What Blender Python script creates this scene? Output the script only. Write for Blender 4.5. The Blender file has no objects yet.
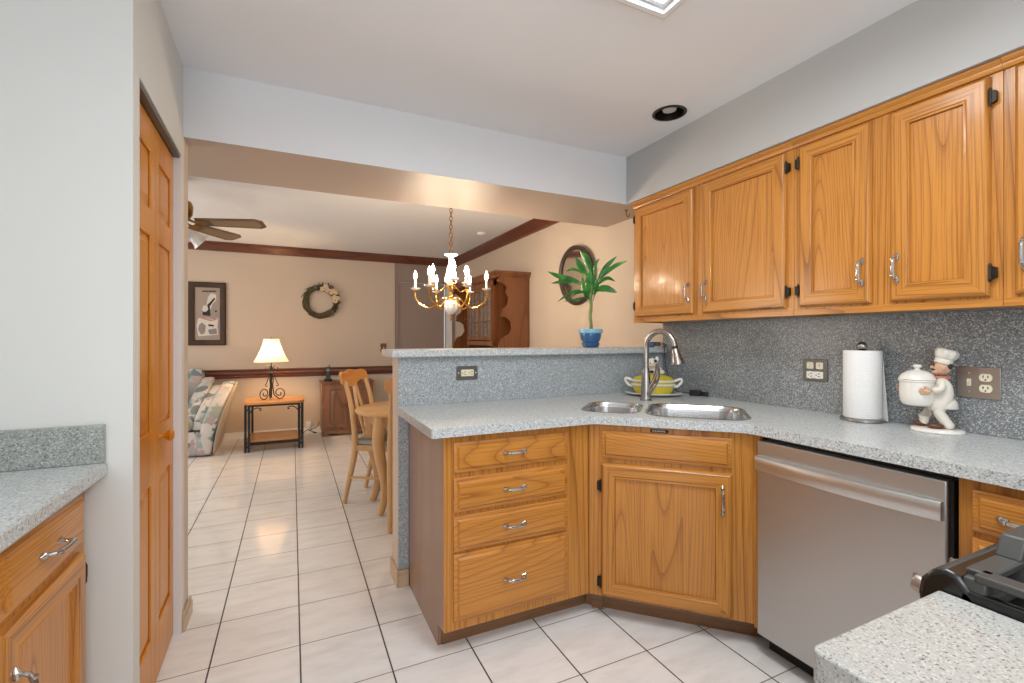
import bpy, bmesh, math, random
from math import sin, cos, pi, radians, sqrt
from mathutils import Vector, Matrix
random.seed(7)
SC = bpy.context.scene
COL = SC.collection

# ------------------------------------------------------------------ camera, world, lights, exposure
cam_d = bpy.data.cameras.new('camera')
cam_d.sensor_width = 36.0
cam_d.lens = 467.0 / 1024 * 36
cam_d.shift_y = -3.3 / 1024
cam_d.clip_start = 0.02
cam = bpy.data.objects.new('camera', cam_d)
cam.location = (0, 0, 1.262)
cam.rotation_euler = (radians(90), 0, radians(-25.2))
COL.objects.link(cam)
SC.camera = cam

SC.view_settings.view_transform = 'Standard'
SC.view_settings.look = 'None'
SC.view_settings.gamma = 1
SC.view_settings.use_curve_mapping = False
SC.view_settings.exposure = 0.24

world = bpy.data.worlds.new('world')
SC.world = world
world.use_nodes = True
wb = world.node_tree.nodes['Background']
wb.inputs[0].default_value = (0.90, 0.95, 1.0, 1)
wb.inputs[1].default_value = 0.92


def area_light(name, loc, rot, sx, sy, power, color):
    d = bpy.data.lights.new(name, 'AREA')
    d.shape = 'RECTANGLE'
    d.size, d.size_y = sx, sy
    d.energy = power
    d.color = color
    o = bpy.data.objects.new(name, d)
    o.location = loc
    o.rotation_euler = rot
    COL.objects.link(o)
    return o


# daylight of the room behind the camera
area_light('rear_window_light', (-0.95, -1.9, 1.45), (radians(90), 0, radians(-22)), 1.5, 1.4, 22, (0.93, 0.97, 1.0))
# added downward fill inside the ceiling fixture, which is itself unlit
area_light('fixture_fill_light', (0.945, 0.72, 2.50), (0, 0, 0), 0.44, 1.0, 20, (0.98, 1.0, 1.0))
# unseen fill added overhead behind the camera, no known ceiling lamp
area_light('rear_ceiling_fill', (0.1, -0.75, 2.42), (0, 0, 0), 1.2, 0.6, 13, (1.0, 1.0, 1.0))
# unseen warm light source in the living room, round the corner to the left
area_light('living_left_light', (-3.0, 4.6, 1.5), (radians(90), 0, radians(-90)), 1.8, 1.4, 38, (1.0, 0.9, 0.8))


# ------------------------------------------------------------------ materials
def new_mat(name):
    m = bpy.data.materials.new(name)
    m.use_nodes = True
    nt = m.node_tree
    return m, nt, nt.nodes['Principled BSDF']


def N(nt, t, **kw):
    n = nt.nodes.new(t)
    for k, v in kw.items():
        setattr(n, k, v)
    return n


def L(nt, a, b):
    nt.links.new(a, b)


def srgb(r, g, b):
    f = lambda c: (c / 255 / 12.92) if c / 255 <= .04045 else ((c / 255 + .055) / 1.055) ** 2.4
    return (f(r), f(g), f(b), 1)


def mixc(nt, fac, a, b):
    n = N(nt, 'ShaderNodeMix', data_type='RGBA')
    if isinstance(fac, (int, float)):
        n.inputs[0].default_value = fac
    else:
        L(nt, fac, n.inputs[0])
    for i, c in ((6, a), (7, b)):
        if hasattr(c, 'is_linked') or isinstance(c, bpy.types.NodeSocket):
            L(nt, c, n.inputs[i])
        else:
            n.inputs[i].default_value = c
    return n.outputs[2]


def mth(nt, op, a, b=None, c=None):
    n = N(nt, 'ShaderNodeMath', operation=op)
    for i, v in enumerate((a, b, c)):
        if v is None:
            continue
        if isinstance(v, (int, float)):
            n.inputs[i].default_value = v
        else:
            L(nt, v, n.inputs[i])
    return n.outputs[0]


def ramp(nt, fac, stops):
    n = N(nt, 'ShaderNodeValToRGB')
    e = n.color_ramp.elements
    while len(e) < len(stops):
        e.new(0.5)
    for el, (p, c) in zip(e, stops):
        el.position = p
        el.color = c
    L(nt, fac, n.inputs[0])
    return n.outputs[0]


def ocoord(nt, scale=(1, 1, 1), rand=True):
    tc = N(nt, 'ShaderNodeTexCoord')
    src = tc.outputs['Object']
    if rand:
        oi = N(nt, 'ShaderNodeObjectInfo')
        add = N(nt, 'ShaderNodeVectorMath', operation='ADD')
        mul = N(nt, 'ShaderNodeVectorMath', operation='SCALE')
        L(nt, oi.outputs['Random'], mul.inputs[0])
        mul.inputs['Scale'].default_value = 17.0
        L(nt, src, add.inputs[0])
        L(nt, mul.outputs[0], add.inputs[1])
        src = add.outputs[0]
    mp = N(nt, 'ShaderNodeMapping')
    mp.inputs['Scale'].default_value = scale
    L(nt, src, mp.inputs[0])
    return mp.outputs[0]


def noise(nt, vec, scale, detail=2, rough=.5):
    n = N(nt, 'ShaderNodeTexNoise')
    n.inputs['Scale'].default_value = scale
    n.inputs['Detail'].default_value = detail
    n.inputs['Roughness'].default_value = rough
    L(nt, vec, n.inputs['Vector'])
    return n.outputs[0]


def bump(nt, bsdf, h, strength=.2, dist=.002):
    n = N(nt, 'ShaderNodeBump')
    n.inputs['Strength'].default_value = strength
    n.inputs['Distance'].default_value = dist
    L(nt, h, n.inputs['Height'])
    L(nt, n.outputs[0], bsdf.inputs['Normal'])


def plain(name, rgb, rough=.5, metal=0.0, var=.06, vscale=30, coat=0.0, spec=None, bmp=0.0):
    """a colour with a faint cloudy variation"""
    m, nt, b = new_mat(name)
    c = srgb(*rgb)
    v = noise(nt, ocoord(nt), vscale, 3)
    lo = tuple(x * (1 - var) for x in c[:3]) + (1,)
    hi = tuple(min(1, x * (1 + var)) for x in c[:3]) + (1,)
    L(nt, mixc(nt, v, lo, hi), b.inputs['Base Color'])
    b.inputs['Roughness'].default_value = rough
    b.inputs['Metallic'].default_value = metal
    if coat:
        b.inputs['Coat Weight'].default_value = coat
        b.inputs['Coat Roughness'].default_value = .1
    if spec is not None:
        b.inputs['Specular IOR Level'].default_value = spec
    if bmp:
        bump(nt, b, v, bmp, .002)
    return m


def wood(name, axis, light, dark, rings=44.0, rough=.38, base=3.4, pore=.5, stretch=.13):
    m, nt, b = new_mat(name)
    s = [1.0, 1.0, 1.0]
    s['xyz'.index(axis)] = stretch
    a = noise(nt, ocoord(nt, tuple(s)), base, 1.0, .4)
    r = mth(nt, 'FRACT', mth(nt, 'MULTIPLY', a, rings))
    s2 = [240.0] * 3
    s2['xyz'.index(axis)] = 3.0
    p = noise(nt, ocoord(nt, tuple(s2)), 1.0, 3, .6)
    s3 = [14.0] * 3
    s3['xyz'.index(axis)] = .8
    p2 = noise(nt, ocoord(nt, tuple(s3)), 1.0, 2, .5)
    lt, dk = srgb(*light), srgb(*dark)
    mid = tuple((x * .72 + y * .28) for x, y in zip(lt, dk))
    c1 = ramp(nt, r, [(0.0, dk), (.13, mid), (.42, lt), (.8, lt), (1.0, mid)])
    c1 = mixc(nt, mth(nt, 'MULTIPLY', p2, .5), c1, mid)
    pr = ramp(nt, p, [(.36, (1, 1, 1, 1)), (.5, (0, 0, 0, 1))])
    c2 = mixc(nt, mth(nt, 'MULTIPLY', pr, pore), c1, dk)
    L(nt, c2, b.inputs['Base Color'])
    b.inputs['Roughness'].default_value = rough
    b.inputs['Coat Weight'].default_value = .45
    b.inputs['Coat Roughness'].default_value = .16
    bump(nt, b, p, .12, .001)
    return m


def speckle(name, lo, mid, hi, scale=210, rough=.3, dark=.27, light=.70):
    m, nt, b = new_mat(name)
    co = ocoord(nt, rand=False)
    v = N(nt, 'ShaderNodeTexVoronoi')
    v.inputs['Scale'].default_value = scale
    L(nt, co, v.inputs['Vector'])
    sep = N(nt, 'ShaderNodeSeparateColor')
    L(nt, v.outputs['Color'], sep.inputs[0])
    n2 = noise(nt, co, scale * .5, 2, .6)
    f = mth(nt, 'ADD', mth(nt, 'MULTIPLY', sep.outputs[0], .6), mth(nt, 'MULTIPLY', n2, .4))
    c = ramp(nt, f, [(dark - .06, srgb(*lo)), (dark + .06, srgb(*mid)), (light - .05, srgb(*mid)), (light + .05, srgb(*hi))])
    L(nt, c, b.inputs['Base Color'])
    b.inputs['Roughness'].default_value = rough
    return m


def steel(name, rgb, rough=.3, axis='z'):
    m, nt, b = new_mat(name)
    s = [700.0] * 3
    s['xyz'.index(axis)] = 4.0
    v = noise(nt, ocoord(nt, tuple(s)), 1.0, 2, .5)
    c = srgb(*rgb)
    L(nt, mixc(nt, v, tuple(x * .96 for x in c[:3]) + (1,), c), b.inputs['Base Color'])
    b.inputs['Metallic'].default_value = 1.0
    L(nt, mth(nt, 'ADD', mth(nt, 'MULTIPLY', v, .04), rough - .02), b.inputs['Roughness'])
    return m


def tile_floor():
    m, nt, b = new_mat('floor_tile')
    T, X0, Y0 = .3167, -.2879, 2.1088
    tc = N(nt, 'ShaderNodeTexCoord')
    sp = N(nt, 'ShaderNodeSeparateXYZ')
    L(nt, tc.outputs['Object'], sp.inputs[0])
    u = mth(nt, 'DIVIDE', mth(nt, 'SUBTRACT', sp.outputs[0], X0), T)
    v = mth(nt, 'DIVIDE', mth(nt, 'SUBTRACT', sp.outputs[1], Y0), T)
    du = mth(nt, 'PINGPONG', u, .5)
    dv = mth(nt, 'PINGPONG', v, .5)
    gu = mth(nt, 'LESS_THAN', du, .0095)
    gv = mth(nt, 'LESS_THAN', dv, .0068)
    cell = N(nt, 'ShaderNodeCombineXYZ')
    L(nt, mth(nt, 'FLOOR', u), cell.inputs[0])
    L(nt, mth(nt, 'FLOOR', v), cell.inputs[1])
    wn = N(nt, 'ShaderNodeTexWhiteNoise')
    L(nt, cell.outputs[0], wn.inputs[0])
    # veining that changes from tile to tile
    off = N(nt, 'ShaderNodeVectorMath', operation='MULTIPLY_ADD')
    L(nt, wn.outputs['Color'], off.inputs[0])
    off.inputs[1].default_value = (20, 20, 20)
    L(nt, tc.outputs['Object'], off.inputs[2])
    mp = N(nt, 'ShaderNodeMapping')
    mp.inputs['Rotation'].default_value = (0, 0, .8)
    mp.inputs['Scale'].default_value = (3, 11, 3)
    L(nt, off.outputs[0], mp.inputs[0])
    vein = noise(nt, mp.outputs[0], 1.6, 4, .6)
    c = ramp(nt, vein, [(.3, srgb(228, 226, 224)), (.55, srgb(240, 239, 238)), (.8, srgb(244, 243, 243))])
    c = mixc(nt, mth(nt, 'MULTIPLY', wn.outputs['Value'], .12), c, srgb(216, 208, 202))
    c = mixc(nt, gv, c, srgb(120, 106, 96))
    c = mixc(nt, gu, c, srgb(64, 58, 54))
    L(nt, c, b.inputs['Base Color'])
    g = mth(nt, 'MAXIMUM', gu, gv)
    L(nt, mth(nt, 'ADD', mth(nt, 'MULTIPLY', g, .5), .10), b.inputs['Roughness'])
    b.inputs['Specular IOR Level'].default_value = .62
    h = mth(nt, 'SUBTRACT', mth(nt, 'MULTIPLY', noise(nt, tc.outputs['Object'], 9, 2), .35), g)
    bump(nt, b, h, .06, .003)
    return m


def floral():
    m, nt, b = new_mat('floral_fabric')
    co = ocoord(nt)
    w = N(nt, 'ShaderNodeVectorMath', operation='MULTIPLY_ADD')
    nz = N(nt, 'ShaderNodeTexNoise')
    nz.inputs['Scale'].default_value = 7
    L(nt, co, nz.inputs['Vector'])
    L(nt, nz.outputs['Color'], w.inputs[0])
    w.inputs[1].default_value = (.22, .22, .22)
    L(nt, co, w.inputs[2])
    v = N(nt, 'ShaderNodeTexVoronoi')
    v.inputs['Scale'].default_value = 9.0
    L(nt, w.outputs[0], v.inputs['Vector'])
    sep = N(nt, 'ShaderNodeSeparateColor')
    L(nt, v.outputs['Color'], sep.inputs[0])
    pal = ramp(nt, sep.outputs[0], [(0, srgb(214, 208, 200)), (.34, srgb(206, 202, 198)), (.36, srgb(116, 140, 146)),
                                   (.52, srgb(96, 122, 130)), (.54, srgb(206, 190, 186)), (.68, srgb(176, 150, 150)),
                                   (.7, srgb(196, 198, 196)), (.85, srgb(118, 128, 108)), (1, srgb(92, 116, 150))])
    core = ramp(nt, v.outputs['Distance'], [(.55, (1, 1, 1, 1)), (.75, (0, 0, 0, 1))])
    c = mixc(nt, core, srgb(206, 202, 196), pal)
    fine = noise(nt, co, 60, 2)
    c = mixc(nt, mth(nt, 'MULTIPLY', fine, .35), c, srgb(130, 132, 136))
    L(nt, c, b.inputs['Base Color'])
    b.inputs['Roughness'].default_value = .85
    return m


def emit(name, rgb, strength):
    m, nt, b = new_mat(name)
    c = srgb(*rgb)
    v = noise(nt, ocoord(nt), 20, 2)
    L(nt, mixc(nt, v, c, tuple(x * .97 for x in c[:3]) + (1,)), b.inputs['Emission Color'])
    b.inputs['Emission Strength'].default_value = strength
    b.inputs['Base Color'].default_value = c
    return m


def shade_mat():
    m, nt, b = new_mat('lamp_shade_fabric')
    co = ocoord(nt)
    v = noise(nt, co, 120, 2)
    c = mixc(nt, v, srgb(250, 238, 220), srgb(252, 244, 232))
    L(nt, c, b.inputs['Base Color'])
    b.inputs['Roughness'].default_value = .8
    tr = N(nt, 'ShaderNodeBsdfTranslucent')
    L(nt, c, tr.inputs[0])
    mx = N(nt, 'ShaderNodeMixShader')
    mx.inputs[0].default_value = .12
    L(nt, b.outputs[0], mx.inputs[1])
    L(nt, tr.outputs[0], mx.inputs[2])
    L(nt, mx.outputs[0], nt.nodes['Material Output'].inputs[0])
    return m


def leaf_mat():
    m, nt, b = new_mat('plant_leaf')
    n = noise(nt, ocoord(nt), 14, 2)
    L(nt, ramp(nt, n, [(.3, srgb(30, 92, 38)), (.58, srgb(58, 140, 56)), (.78, srgb(124, 184, 84))]), b.inputs['Base Color'])
    b.inputs['Roughness'].default_value = .35
    return m


def glass_mat(name, rgb=(230, 235, 235), rough=.05, alpha=.25):
    m, nt, b = new_mat(name)
    v = noise(nt, ocoord(nt), 8, 2)
    c = srgb(*rgb)
    L(nt, mixc(nt, v, c, tuple(x * .95 for x in c[:3]) + (1,)), b.inputs['Base Color'])
    b.inputs['Roughness'].default_value = rough
    b.inputs['Alpha'].default_value = alpha
    return m


def cane_mat():
    m, nt, b = new_mat('woven_cane')
    ck = N(nt, 'ShaderNodeTexChecker')
    ck.inputs['Scale'].default_value = 120
    L(nt, ocoord(nt), ck.inputs['Vector'])
    L(nt, mixc(nt, ck.outputs['Fac'], srgb(150, 128, 96), srgb(126, 104, 76)), b.inputs['Base Color'])
    b.inputs['Roughness'].default_value = .7
    return m


def towel_mat():
    m, nt, b = new_mat('embossed_paper')
    co = ocoord(nt)
    wv = N(nt, 'ShaderNodeTexWave')
    wv.bands_direction = 'DIAGONAL'
    wv.inputs['Scale'].default_value = 75
    wv.inputs['Distortion'].default_value = 2
    L(nt, co, wv.inputs['Vector'])
    L(nt, mixc(nt, wv.outputs['Fac'], srgb(232, 231, 229), srgb(240, 240, 239)), b.inputs['Base Color'])
    b.inputs['Roughness'].default_value = .9
    bump(nt, b, wv.outputs['Fac'], .25, .002)
    return m


OAK_L, OAK_D = (204, 138, 60), (130, 74, 26)
MT = {
    'oak_v': wood('oak_upright_grain', 'z', OAK_L, OAK_D, stretch=.03, rings=26),
    'oak_h': wood('oak_level_grain', 'x', OAK_L, OAK_D, stretch=.03, rings=26),
    'oak_panel_v': wood('oak_panel_grain', 'z', OAK_L, (150, 88, 34), stretch=.085, base=3.0, rings=54),
    'oak_front_h': wood('oak_drawer_grain', 'x', OAK_L, (150, 88, 34), stretch=.085, base=3.0, rings=54),
    'oak_edge': wood('oak_edge', 'z', (188, 124, 60), (132, 76, 30), rings=6),
    'oak_panel': wood('oak_side_panel', 'z', (150, 112, 84), (116, 80, 56), rings=5, pore=.25),
    'toe': wood('oak_toe_board', 'x', (140, 98, 58), (92, 58, 30), rings=8),
    'door': wood('pine_door', 'z', (212, 138, 38), (182, 104, 20), rings=4, pore=.15, rough=.3),
    'walnut': wood('dark_stained_trim', 'x', (112, 62, 44), (66, 32, 24), rings=6, pore=.3),
    'walnut_y': wood('dark_stained_trim_deep', 'y', (112, 62, 44), (66, 32, 24), rings=6, pore=.3),
    'maple': wood('honey_maple', 'z', (206, 160, 106), (176, 128, 78), rings=4, pore=.15),
    'maple_h': wood('honey_maple_level', 'x', (210, 164, 106), (180, 130, 76), rings=5, pore=.15),
    'orange': wood('orange_maple', 'x', (206, 144, 78), (174, 108, 50), rings=4, pore=.15),
    'cab': wood('brown_cabinet_wood', 'z', (142, 98, 66), (92, 58, 36), rings=8),
    'hutch': wood('reddish_hutch_wood', 'z', (134, 82, 44), (88, 48, 24), rings=6),
    'basewood': wood('pale_baseboard_wood', 'x', (206, 180, 150), (180, 150, 116), rings=4, pore=.2),
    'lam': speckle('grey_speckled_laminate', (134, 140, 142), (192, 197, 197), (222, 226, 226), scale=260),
    'lam_shaded': speckle('grey_speckled_shaded', (82, 86, 90), (127, 131, 133), (190, 192, 192), scale=300),  # counter laminate darkened, shade on the right wall put into the colour
    'lam_bar_lit': speckle('blue_grey_speckled_lit', (112, 120, 126), (158, 166, 170), (206, 211, 213), scale=290),  # same laminate again, the bar side's brighter light put into the colour
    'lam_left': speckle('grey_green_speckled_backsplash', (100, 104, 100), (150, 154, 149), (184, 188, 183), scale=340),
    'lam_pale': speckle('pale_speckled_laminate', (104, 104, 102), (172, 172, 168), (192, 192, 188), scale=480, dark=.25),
    'white_wall': plain('white_wall_paint', (218, 218, 214), .55, var=.015, vscale=3),
    'beam_lit': plain('wall_paint_lit', (230, 232, 235), .55, var=.015, vscale=3),  # beam copy of the soffit's paint, lightened to carry its light
    'soffit_shaded': plain('wall_paint_shaded', (184, 184, 183), .55, var=.015, vscale=3),  # same paint as the beam, darkened so the colour carries the shade
    'ceil': plain('ceiling_paint', (238, 241, 245), .8, var=.015, vscale=3),
    'tan_wall': plain('tan_wall_paint', (206, 190, 172), .6, var=.02, vscale=2),
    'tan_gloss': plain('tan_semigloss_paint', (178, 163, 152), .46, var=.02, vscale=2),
    'taupe_wall': plain('taupe_wall_paint', (156, 140, 132), .5, var=.02, vscale=2),
    'white_trim': plain('white_trim_paint', (236, 237, 238), .35, var=.01),
    'floor': tile_floor(),
    'steel': steel('brushed_stainless', (196, 198, 198), .40, 'x'),
    'steel_h': steel('brushed_stainless_level', (212, 212, 211), .36, 'x'),
    'sinksteel': steel('sink_steel', (205, 205, 205), .22, 'x'),
    'nickel': steel('brushed_nickel', (176, 172, 168), .24, 'z'),
    'pull': plain('antique_nickel', (190, 190, 188), .22, 1.0),
    'pullwhite': plain('porcelain_bar', (226, 224, 222), .2, .0, coat=.5),
    'hinge': plain('black_hinge_metal', (44, 40, 36), .4, .6),
    'brass': plain('polished_brass', (226, 178, 92), .18, 1.0),
    'antbrass': plain('antique_brass', (150, 112, 58), .3, 1.0),
    'iron': plain('black_iron', (34, 32, 32), .5, .3),
    'black': plain('black_plastic', (24, 24, 25), .35),
    'blackgloss': plain('black_enamel', (18, 20, 19), .26, 0, coat=.12),
    'grate': plain('cast_iron', (74, 74, 72), .45, .2, bmp=.2),
    'porcelain': plain('white_porcelain', (242, 242, 240), .15, coat=.4, var=.02),
    'cream': plain('cream_plastic', (232, 224, 196), .35),
    'plate': plain('pewter_plate', (110, 108, 104), .38, .8),
    'copper': plain('copper_plate', (172, 162, 153), .38, .85, vscale=8, var=.2),
    'chrome': plain('bright_chrome', (220, 220, 220), .12, 1.0),
    'yellow': plain('yellow_glaze', (226, 206, 54), .2, coat=.5),
    'cglaze': plain('white_glaze', (236, 232, 224), .2, coat=.5, var=.02),
    'chefwhite': plain('cream_ceramic', (226, 220, 208), .4, var=.05),
    'skin': plain('painted_skin', (206, 166, 138), .45),
    'brown': plain('brown_glaze', (96, 54, 36), .3),
    'hair': plain('dark_painted_hair', (48, 38, 34), .5),
    'paint_red': plain('painted_scarf_red', (190, 120, 96), .5),
    'blue_rim': plain('pale_blue_glaze', (128, 190, 222), .22, coat=.5, var=.1),
    'blue': plain('blue_glaze', (44, 96, 146), .2, coat=.6, var=.25, vscale=12),
    'soil': plain('potting_soil', (50, 40, 32), .95, var=.4, vscale=80, bmp=.6),
    'stem': plain('plant_cane', (128, 142, 84), .6, var=.25, vscale=30),
    'leaf': leaf_mat(),
    'floral': floral(),
    'plainfab': plain('sofa_side_fabric', (196, 186, 174), .9, var=.08, vscale=40),
    'seatfab': plain('grey_seat_fabric', (150, 146, 142), .9, var=.1, vscale=60),
    'shade': shade_mat(),
    'lampbulb': emit('lamp_bulb_glow', (255, 206, 150), 470),
    'flame': emit('candle_bulb_glow', (255, 230, 198), 235),
    'candle': plain('candle_sleeve', (246, 240, 228), .4, var=.02),
    'frost': plain('frosted_glass', (226, 226, 224), .3, var=.05, vscale=60, coat=.3),
    'glass': glass_mat('cabinet_glass', (190, 186, 180), .06, .22),
    'mirror': plain('mirror_silver', (232, 226, 214), .06, 1.0, var=.02),
    'frame_dk': wood('dark_picture_frame', 'z', (70, 48, 34), (38, 26, 18), rings=6),
    'mirror_frame': plain('dark_mirror_frame', (58, 46, 40), .35, var=.2),
    'mat_grey': plain('picture_ground', (164, 150, 140), .7, var=.08, vscale=12),
    'art_white': plain('picture_white', (216, 210, 204), .7),
    'art_black': plain('picture_black', (34, 36, 36), .7),
    'art_grey': plain('picture_grey', (140, 134, 134), .7, var=.2, vscale=20),
    'art_pink': plain('picture_pink', (190, 140, 128), .7),
    'bladewood': wood('fan_blade_wood', 'x', (96, 70, 48), (60, 42, 28), rings=5),
    'cane': cane_mat(),
    'vine': plain('wreath_vine', (92, 84, 58), .9, var=.6, vscale=50, bmp=.6),
    'petal': plain('dried_petal', (222, 196, 160), .8, var=.15),
    'petal_dk': plain('dried_berry', (72, 44, 44), .8, var=.3),
    'twigleaf': plain('dried_leaf', (112, 112, 88), .85, var=.3),
    'paper': towel_mat(),
    'card': plain('cardboard_core', (170, 140, 110), .9),
    'diffuser': plain('ribbed_diffuser', (150, 150, 150), .5, var=.1, vscale=40),
    'bulb': plain('frosted_bulb', (200, 200, 198), .3),
    'plaque': wood('wood_switch_plate', 'z', (128, 76, 42), (80, 44, 24), rings=5),
    'screen': plain('phone_display', (96, 112, 118), .3),
    'bluetape': plain('blue_plastic', (42, 84, 140), .35),
}


for k_ in ('door', 'oak_v', 'oak_h', 'oak_panel_v', 'oak_front_h'):
    MT[k_].node_tree.nodes['Principled BSDF'].inputs['Specular IOR Level'].default_value = .3
MT['door'].node_tree.nodes['Principled BSDF'].inputs['Coat Weight'].default_value = .1
MT['frame_dk'].node_tree.nodes['Principled BSDF'].inputs['Coat Weight'].default_value = 0
MT['frame_dk'].node_tree.nodes['Principled BSDF'].inputs['Roughness'].default_value = .6


# ------------------------------------------------------------------ mesh helpers
class MB:
    """collects faces of several materials into one mesh"""

    def __init__(self):
        self.v, self.f, self.m = [], [], []
        self.T = Matrix.Identity(4)

    def add(self, vs, fs, mi=0):
        b = len(self.v)
        self.v += [tuple(self.T @ Vector(p)) for p in vs]
        for k, f in enumerate(fs):
            self.f.append(tuple(b + i for i in f))
            self.m.append(mi[k] if isinstance(mi, (list, tuple)) else mi)
        return self

    def box(self, x0, y0, z0, x1, y1, z1, mi=0):
        vs = [(x0, y0, z0), (x1, y0, z0), (x1, y1, z0), (x0, y1, z0), (x0, y0, z1), (x1, y0, z1), (x1, y1, z1), (x0, y1, z1)]
        return self.add(vs, [(0, 3, 2, 1), (4, 5, 6, 7), (0, 1, 5, 4), (1, 2, 6, 5), (2, 3, 7, 6), (3, 0, 4, 7)], mi)

    def loft(self, rings, mi=0, cap=True, closed=True):
        n = len(rings[0])
        vs = [p for r in rings for p in r]
        fs = []
        for i in range(len(rings) - 1):
            for j in range(n if closed else n - 1):
                k = (j + 1) % n
                fs.append((i * n + j, i * n + k, (i + 1) * n + k, (i + 1) * n + j))
        if cap and closed:
            fs.append(tuple(reversed(range(n))))
            fs.append(tuple((len(rings) - 1) * n + j for j in range(n)))
        return self.add(vs, fs, mi)

    def lathe(self, prof, seg=24, mi=0, c=(0, 0, 0), cap=True, sx=1.0, sy=1.0):
        rings = [[(c[0] + r * sx * cos(2 * pi * k / seg), c[1] + r * sy * sin(2 * pi * k / seg), c[2] + z) for k in range(seg)] for r, z in prof]
        return self.loft(rings, mi, cap)

    def tube(self, pts, rad, seg=8, mi=0, cap=True, flat=1.0):
        pts = [Vector(p) for p in pts]
        n = len(pts)
        if isinstance(rad, (int, float)):
            rad = [rad] * n
        rings, prev = [], None
        for i, p in enumerate(pts):
            t = (pts[min(i + 1, n - 1)] - pts[max(i - 1, 0)])
            t = t.normalized() if t.length > 1e-9 else Vector((0, 0, 1))
            if prev is None:
                a = Vector((0, 0, 1)) if abs(t.z) < .9 else Vector((1, 0, 0))
                u = t.cross(a).normalized()
            else:
                u = (prev - t * prev.dot(t))
                u = u.normalized() if u.length > 1e-6 else t.orthogonal().normalized()
            prev = u
            w = t.cross(u)
            rings.append([tuple(p + (u * cos(2 * pi * k / seg) + w * sin(2 * pi * k / seg) * flat) * rad[i]) for k in range(seg)])
        return self.loft(rings, mi, cap)

    def prism(self, poly, a, b, axis='z', mi=0):
        def P(p, h):
            return {'z': (p[0], p[1], h), 'y': (p[0], h, p[1]), 'x': (h, p[0], p[1])}[axis]
        return self.loft([[P(p, a) for p in poly], [P(p, b) for p in poly]], mi)

    def ball(self, c, r, seg=16, rings=10, mi=0):
        if isinstance(r, (int, float)):
            r = (r, r, r)
        rr = []
        for i in range(rings + 1):
            th = pi * i / rings
            s = max(sin(th), 1e-3)
            rr.append([(c[0] + r[0] * s * cos(2 * pi * k / seg), c[1] + r[1] * s * sin(2 * pi * k / seg), c[2] - r[2] * cos(th)) for k in range(seg)])
        return self.loft(rr, mi)

    def build(self, name, mats, parent=None, bevel=0.0, smooth=34, loc=None, sub=0, weld=False):
        me = bpy.data.meshes.new(name)
        me.from_pydata(self.v, [], self.f)
        if not isinstance(mats, (list, tuple)):
            mats = [mats]
        for m in mats:
            me.materials.append(MT[m] if isinstance(m, str) else m)
        me.polygons.foreach_set('material_index', self.m)
        bm = bmesh.new()
        bm.from_mesh(me)
        if weld:
            bmesh.ops.remove_doubles(bm, verts=bm.verts, dist=1e-5)
        bmesh.ops.recalc_face_normals(bm, faces=bm.faces)
        bm.to_mesh(me)
        bm.free()
        if smooth:
            me.polygons.foreach_set('use_smooth', [True] * len(me.polygons))
            me.set_sharp_from_angle(angle=radians(smooth))
        o = bpy.data.objects.new(name, me)
        COL.objects.link(o)
        if parent is not None:
            o.parent = parent
        if loc is not None:
            o.location = loc
        if bevel:
            md = o.modifiers.new('edge', 'BEVEL')
            md.width = bevel
            md.segments = 2
            md.limit_method = 'ANGLE'
            md.angle_limit = radians(40)
        if sub:
            md = o.modifiers.new('smooth', 'SUBSURF')
            md.levels = md.render_levels = sub
        return o


def tag(o, label, cat, group=None):
    o['label'] = label
    o['category'] = cat
    if group:
        o['group'] = group
    return o


def thing(name, label, cat, loc=(0, 0, 0), rz=0.0, group=None):
    o = bpy.data.objects.new(name, None)
    o.empty_display_size = .05
    COL.objects.link(o)
    o.location = loc
    o.rotation_euler = (0, 0, radians(rz))
    return tag(o, label, cat, group)


def struct(o):
    o['kind'] = 'structure'
    return o


def smooth_path(pts, n=6):
    """Catmull-Rom through points"""
    P = [Vector(p) for p in pts]
    P = [P[0] * 2 - P[1]] + P + [P[-1] * 2 - P[-2]]
    out = []
    for i in range(1, len(P) - 2):
        for k in range(n):
            t = k / n
            a, b, c, d = P[i - 1], P[i], P[i + 1], P[i + 2]
            out.append(.5 * ((2 * b) + (c - a) * t + (2 * a - 5 * b + 4 * c - d) * t * t + (3 * b - a - 3 * c + d) * t ** 3))
    out.append(P[-2])
    return out


def rrect(x0, y0, x1, y1, r, n=5):
    out = []
    for cx, cy, a in ((x1 - r, y1 - r, 0), (x0 + r, y1 - r, 90), (x0 + r, y0 + r, 180), (x1 - r, y0 + r, 270)):
        for k in range(n + 1):
            t = radians(a + 90 * k / n)
            out.append((cx + r * cos(t), cy + r * sin(t)))
    return out


def round_poly(poly, rad, n=5):
    """round the corners of a polygon; rad is a list"""
    out = []
    m = len(poly)
    for i, p in enumerate(poly):
        r = rad[i] if isinstance(rad, (list, tuple)) else rad
        p = Vector(p)
        if r <= 0:
            out.append(tuple(p))
            continue
        a = (Vector(poly[i - 1]) - p).normalized()
        b = (Vector(poly[(i + 1) % m]) - p).normalized()
        h = a.angle(b) / 2
        d = r / math.tan(h)
        s, e = p + a * d, p + b * d
        for k in range(n + 1):
            t = k / n
            out.append(tuple((s * (1 - t) + p * t) * (1 - t) + (p * (1 - t) + e * t) * t))
    return out


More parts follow.
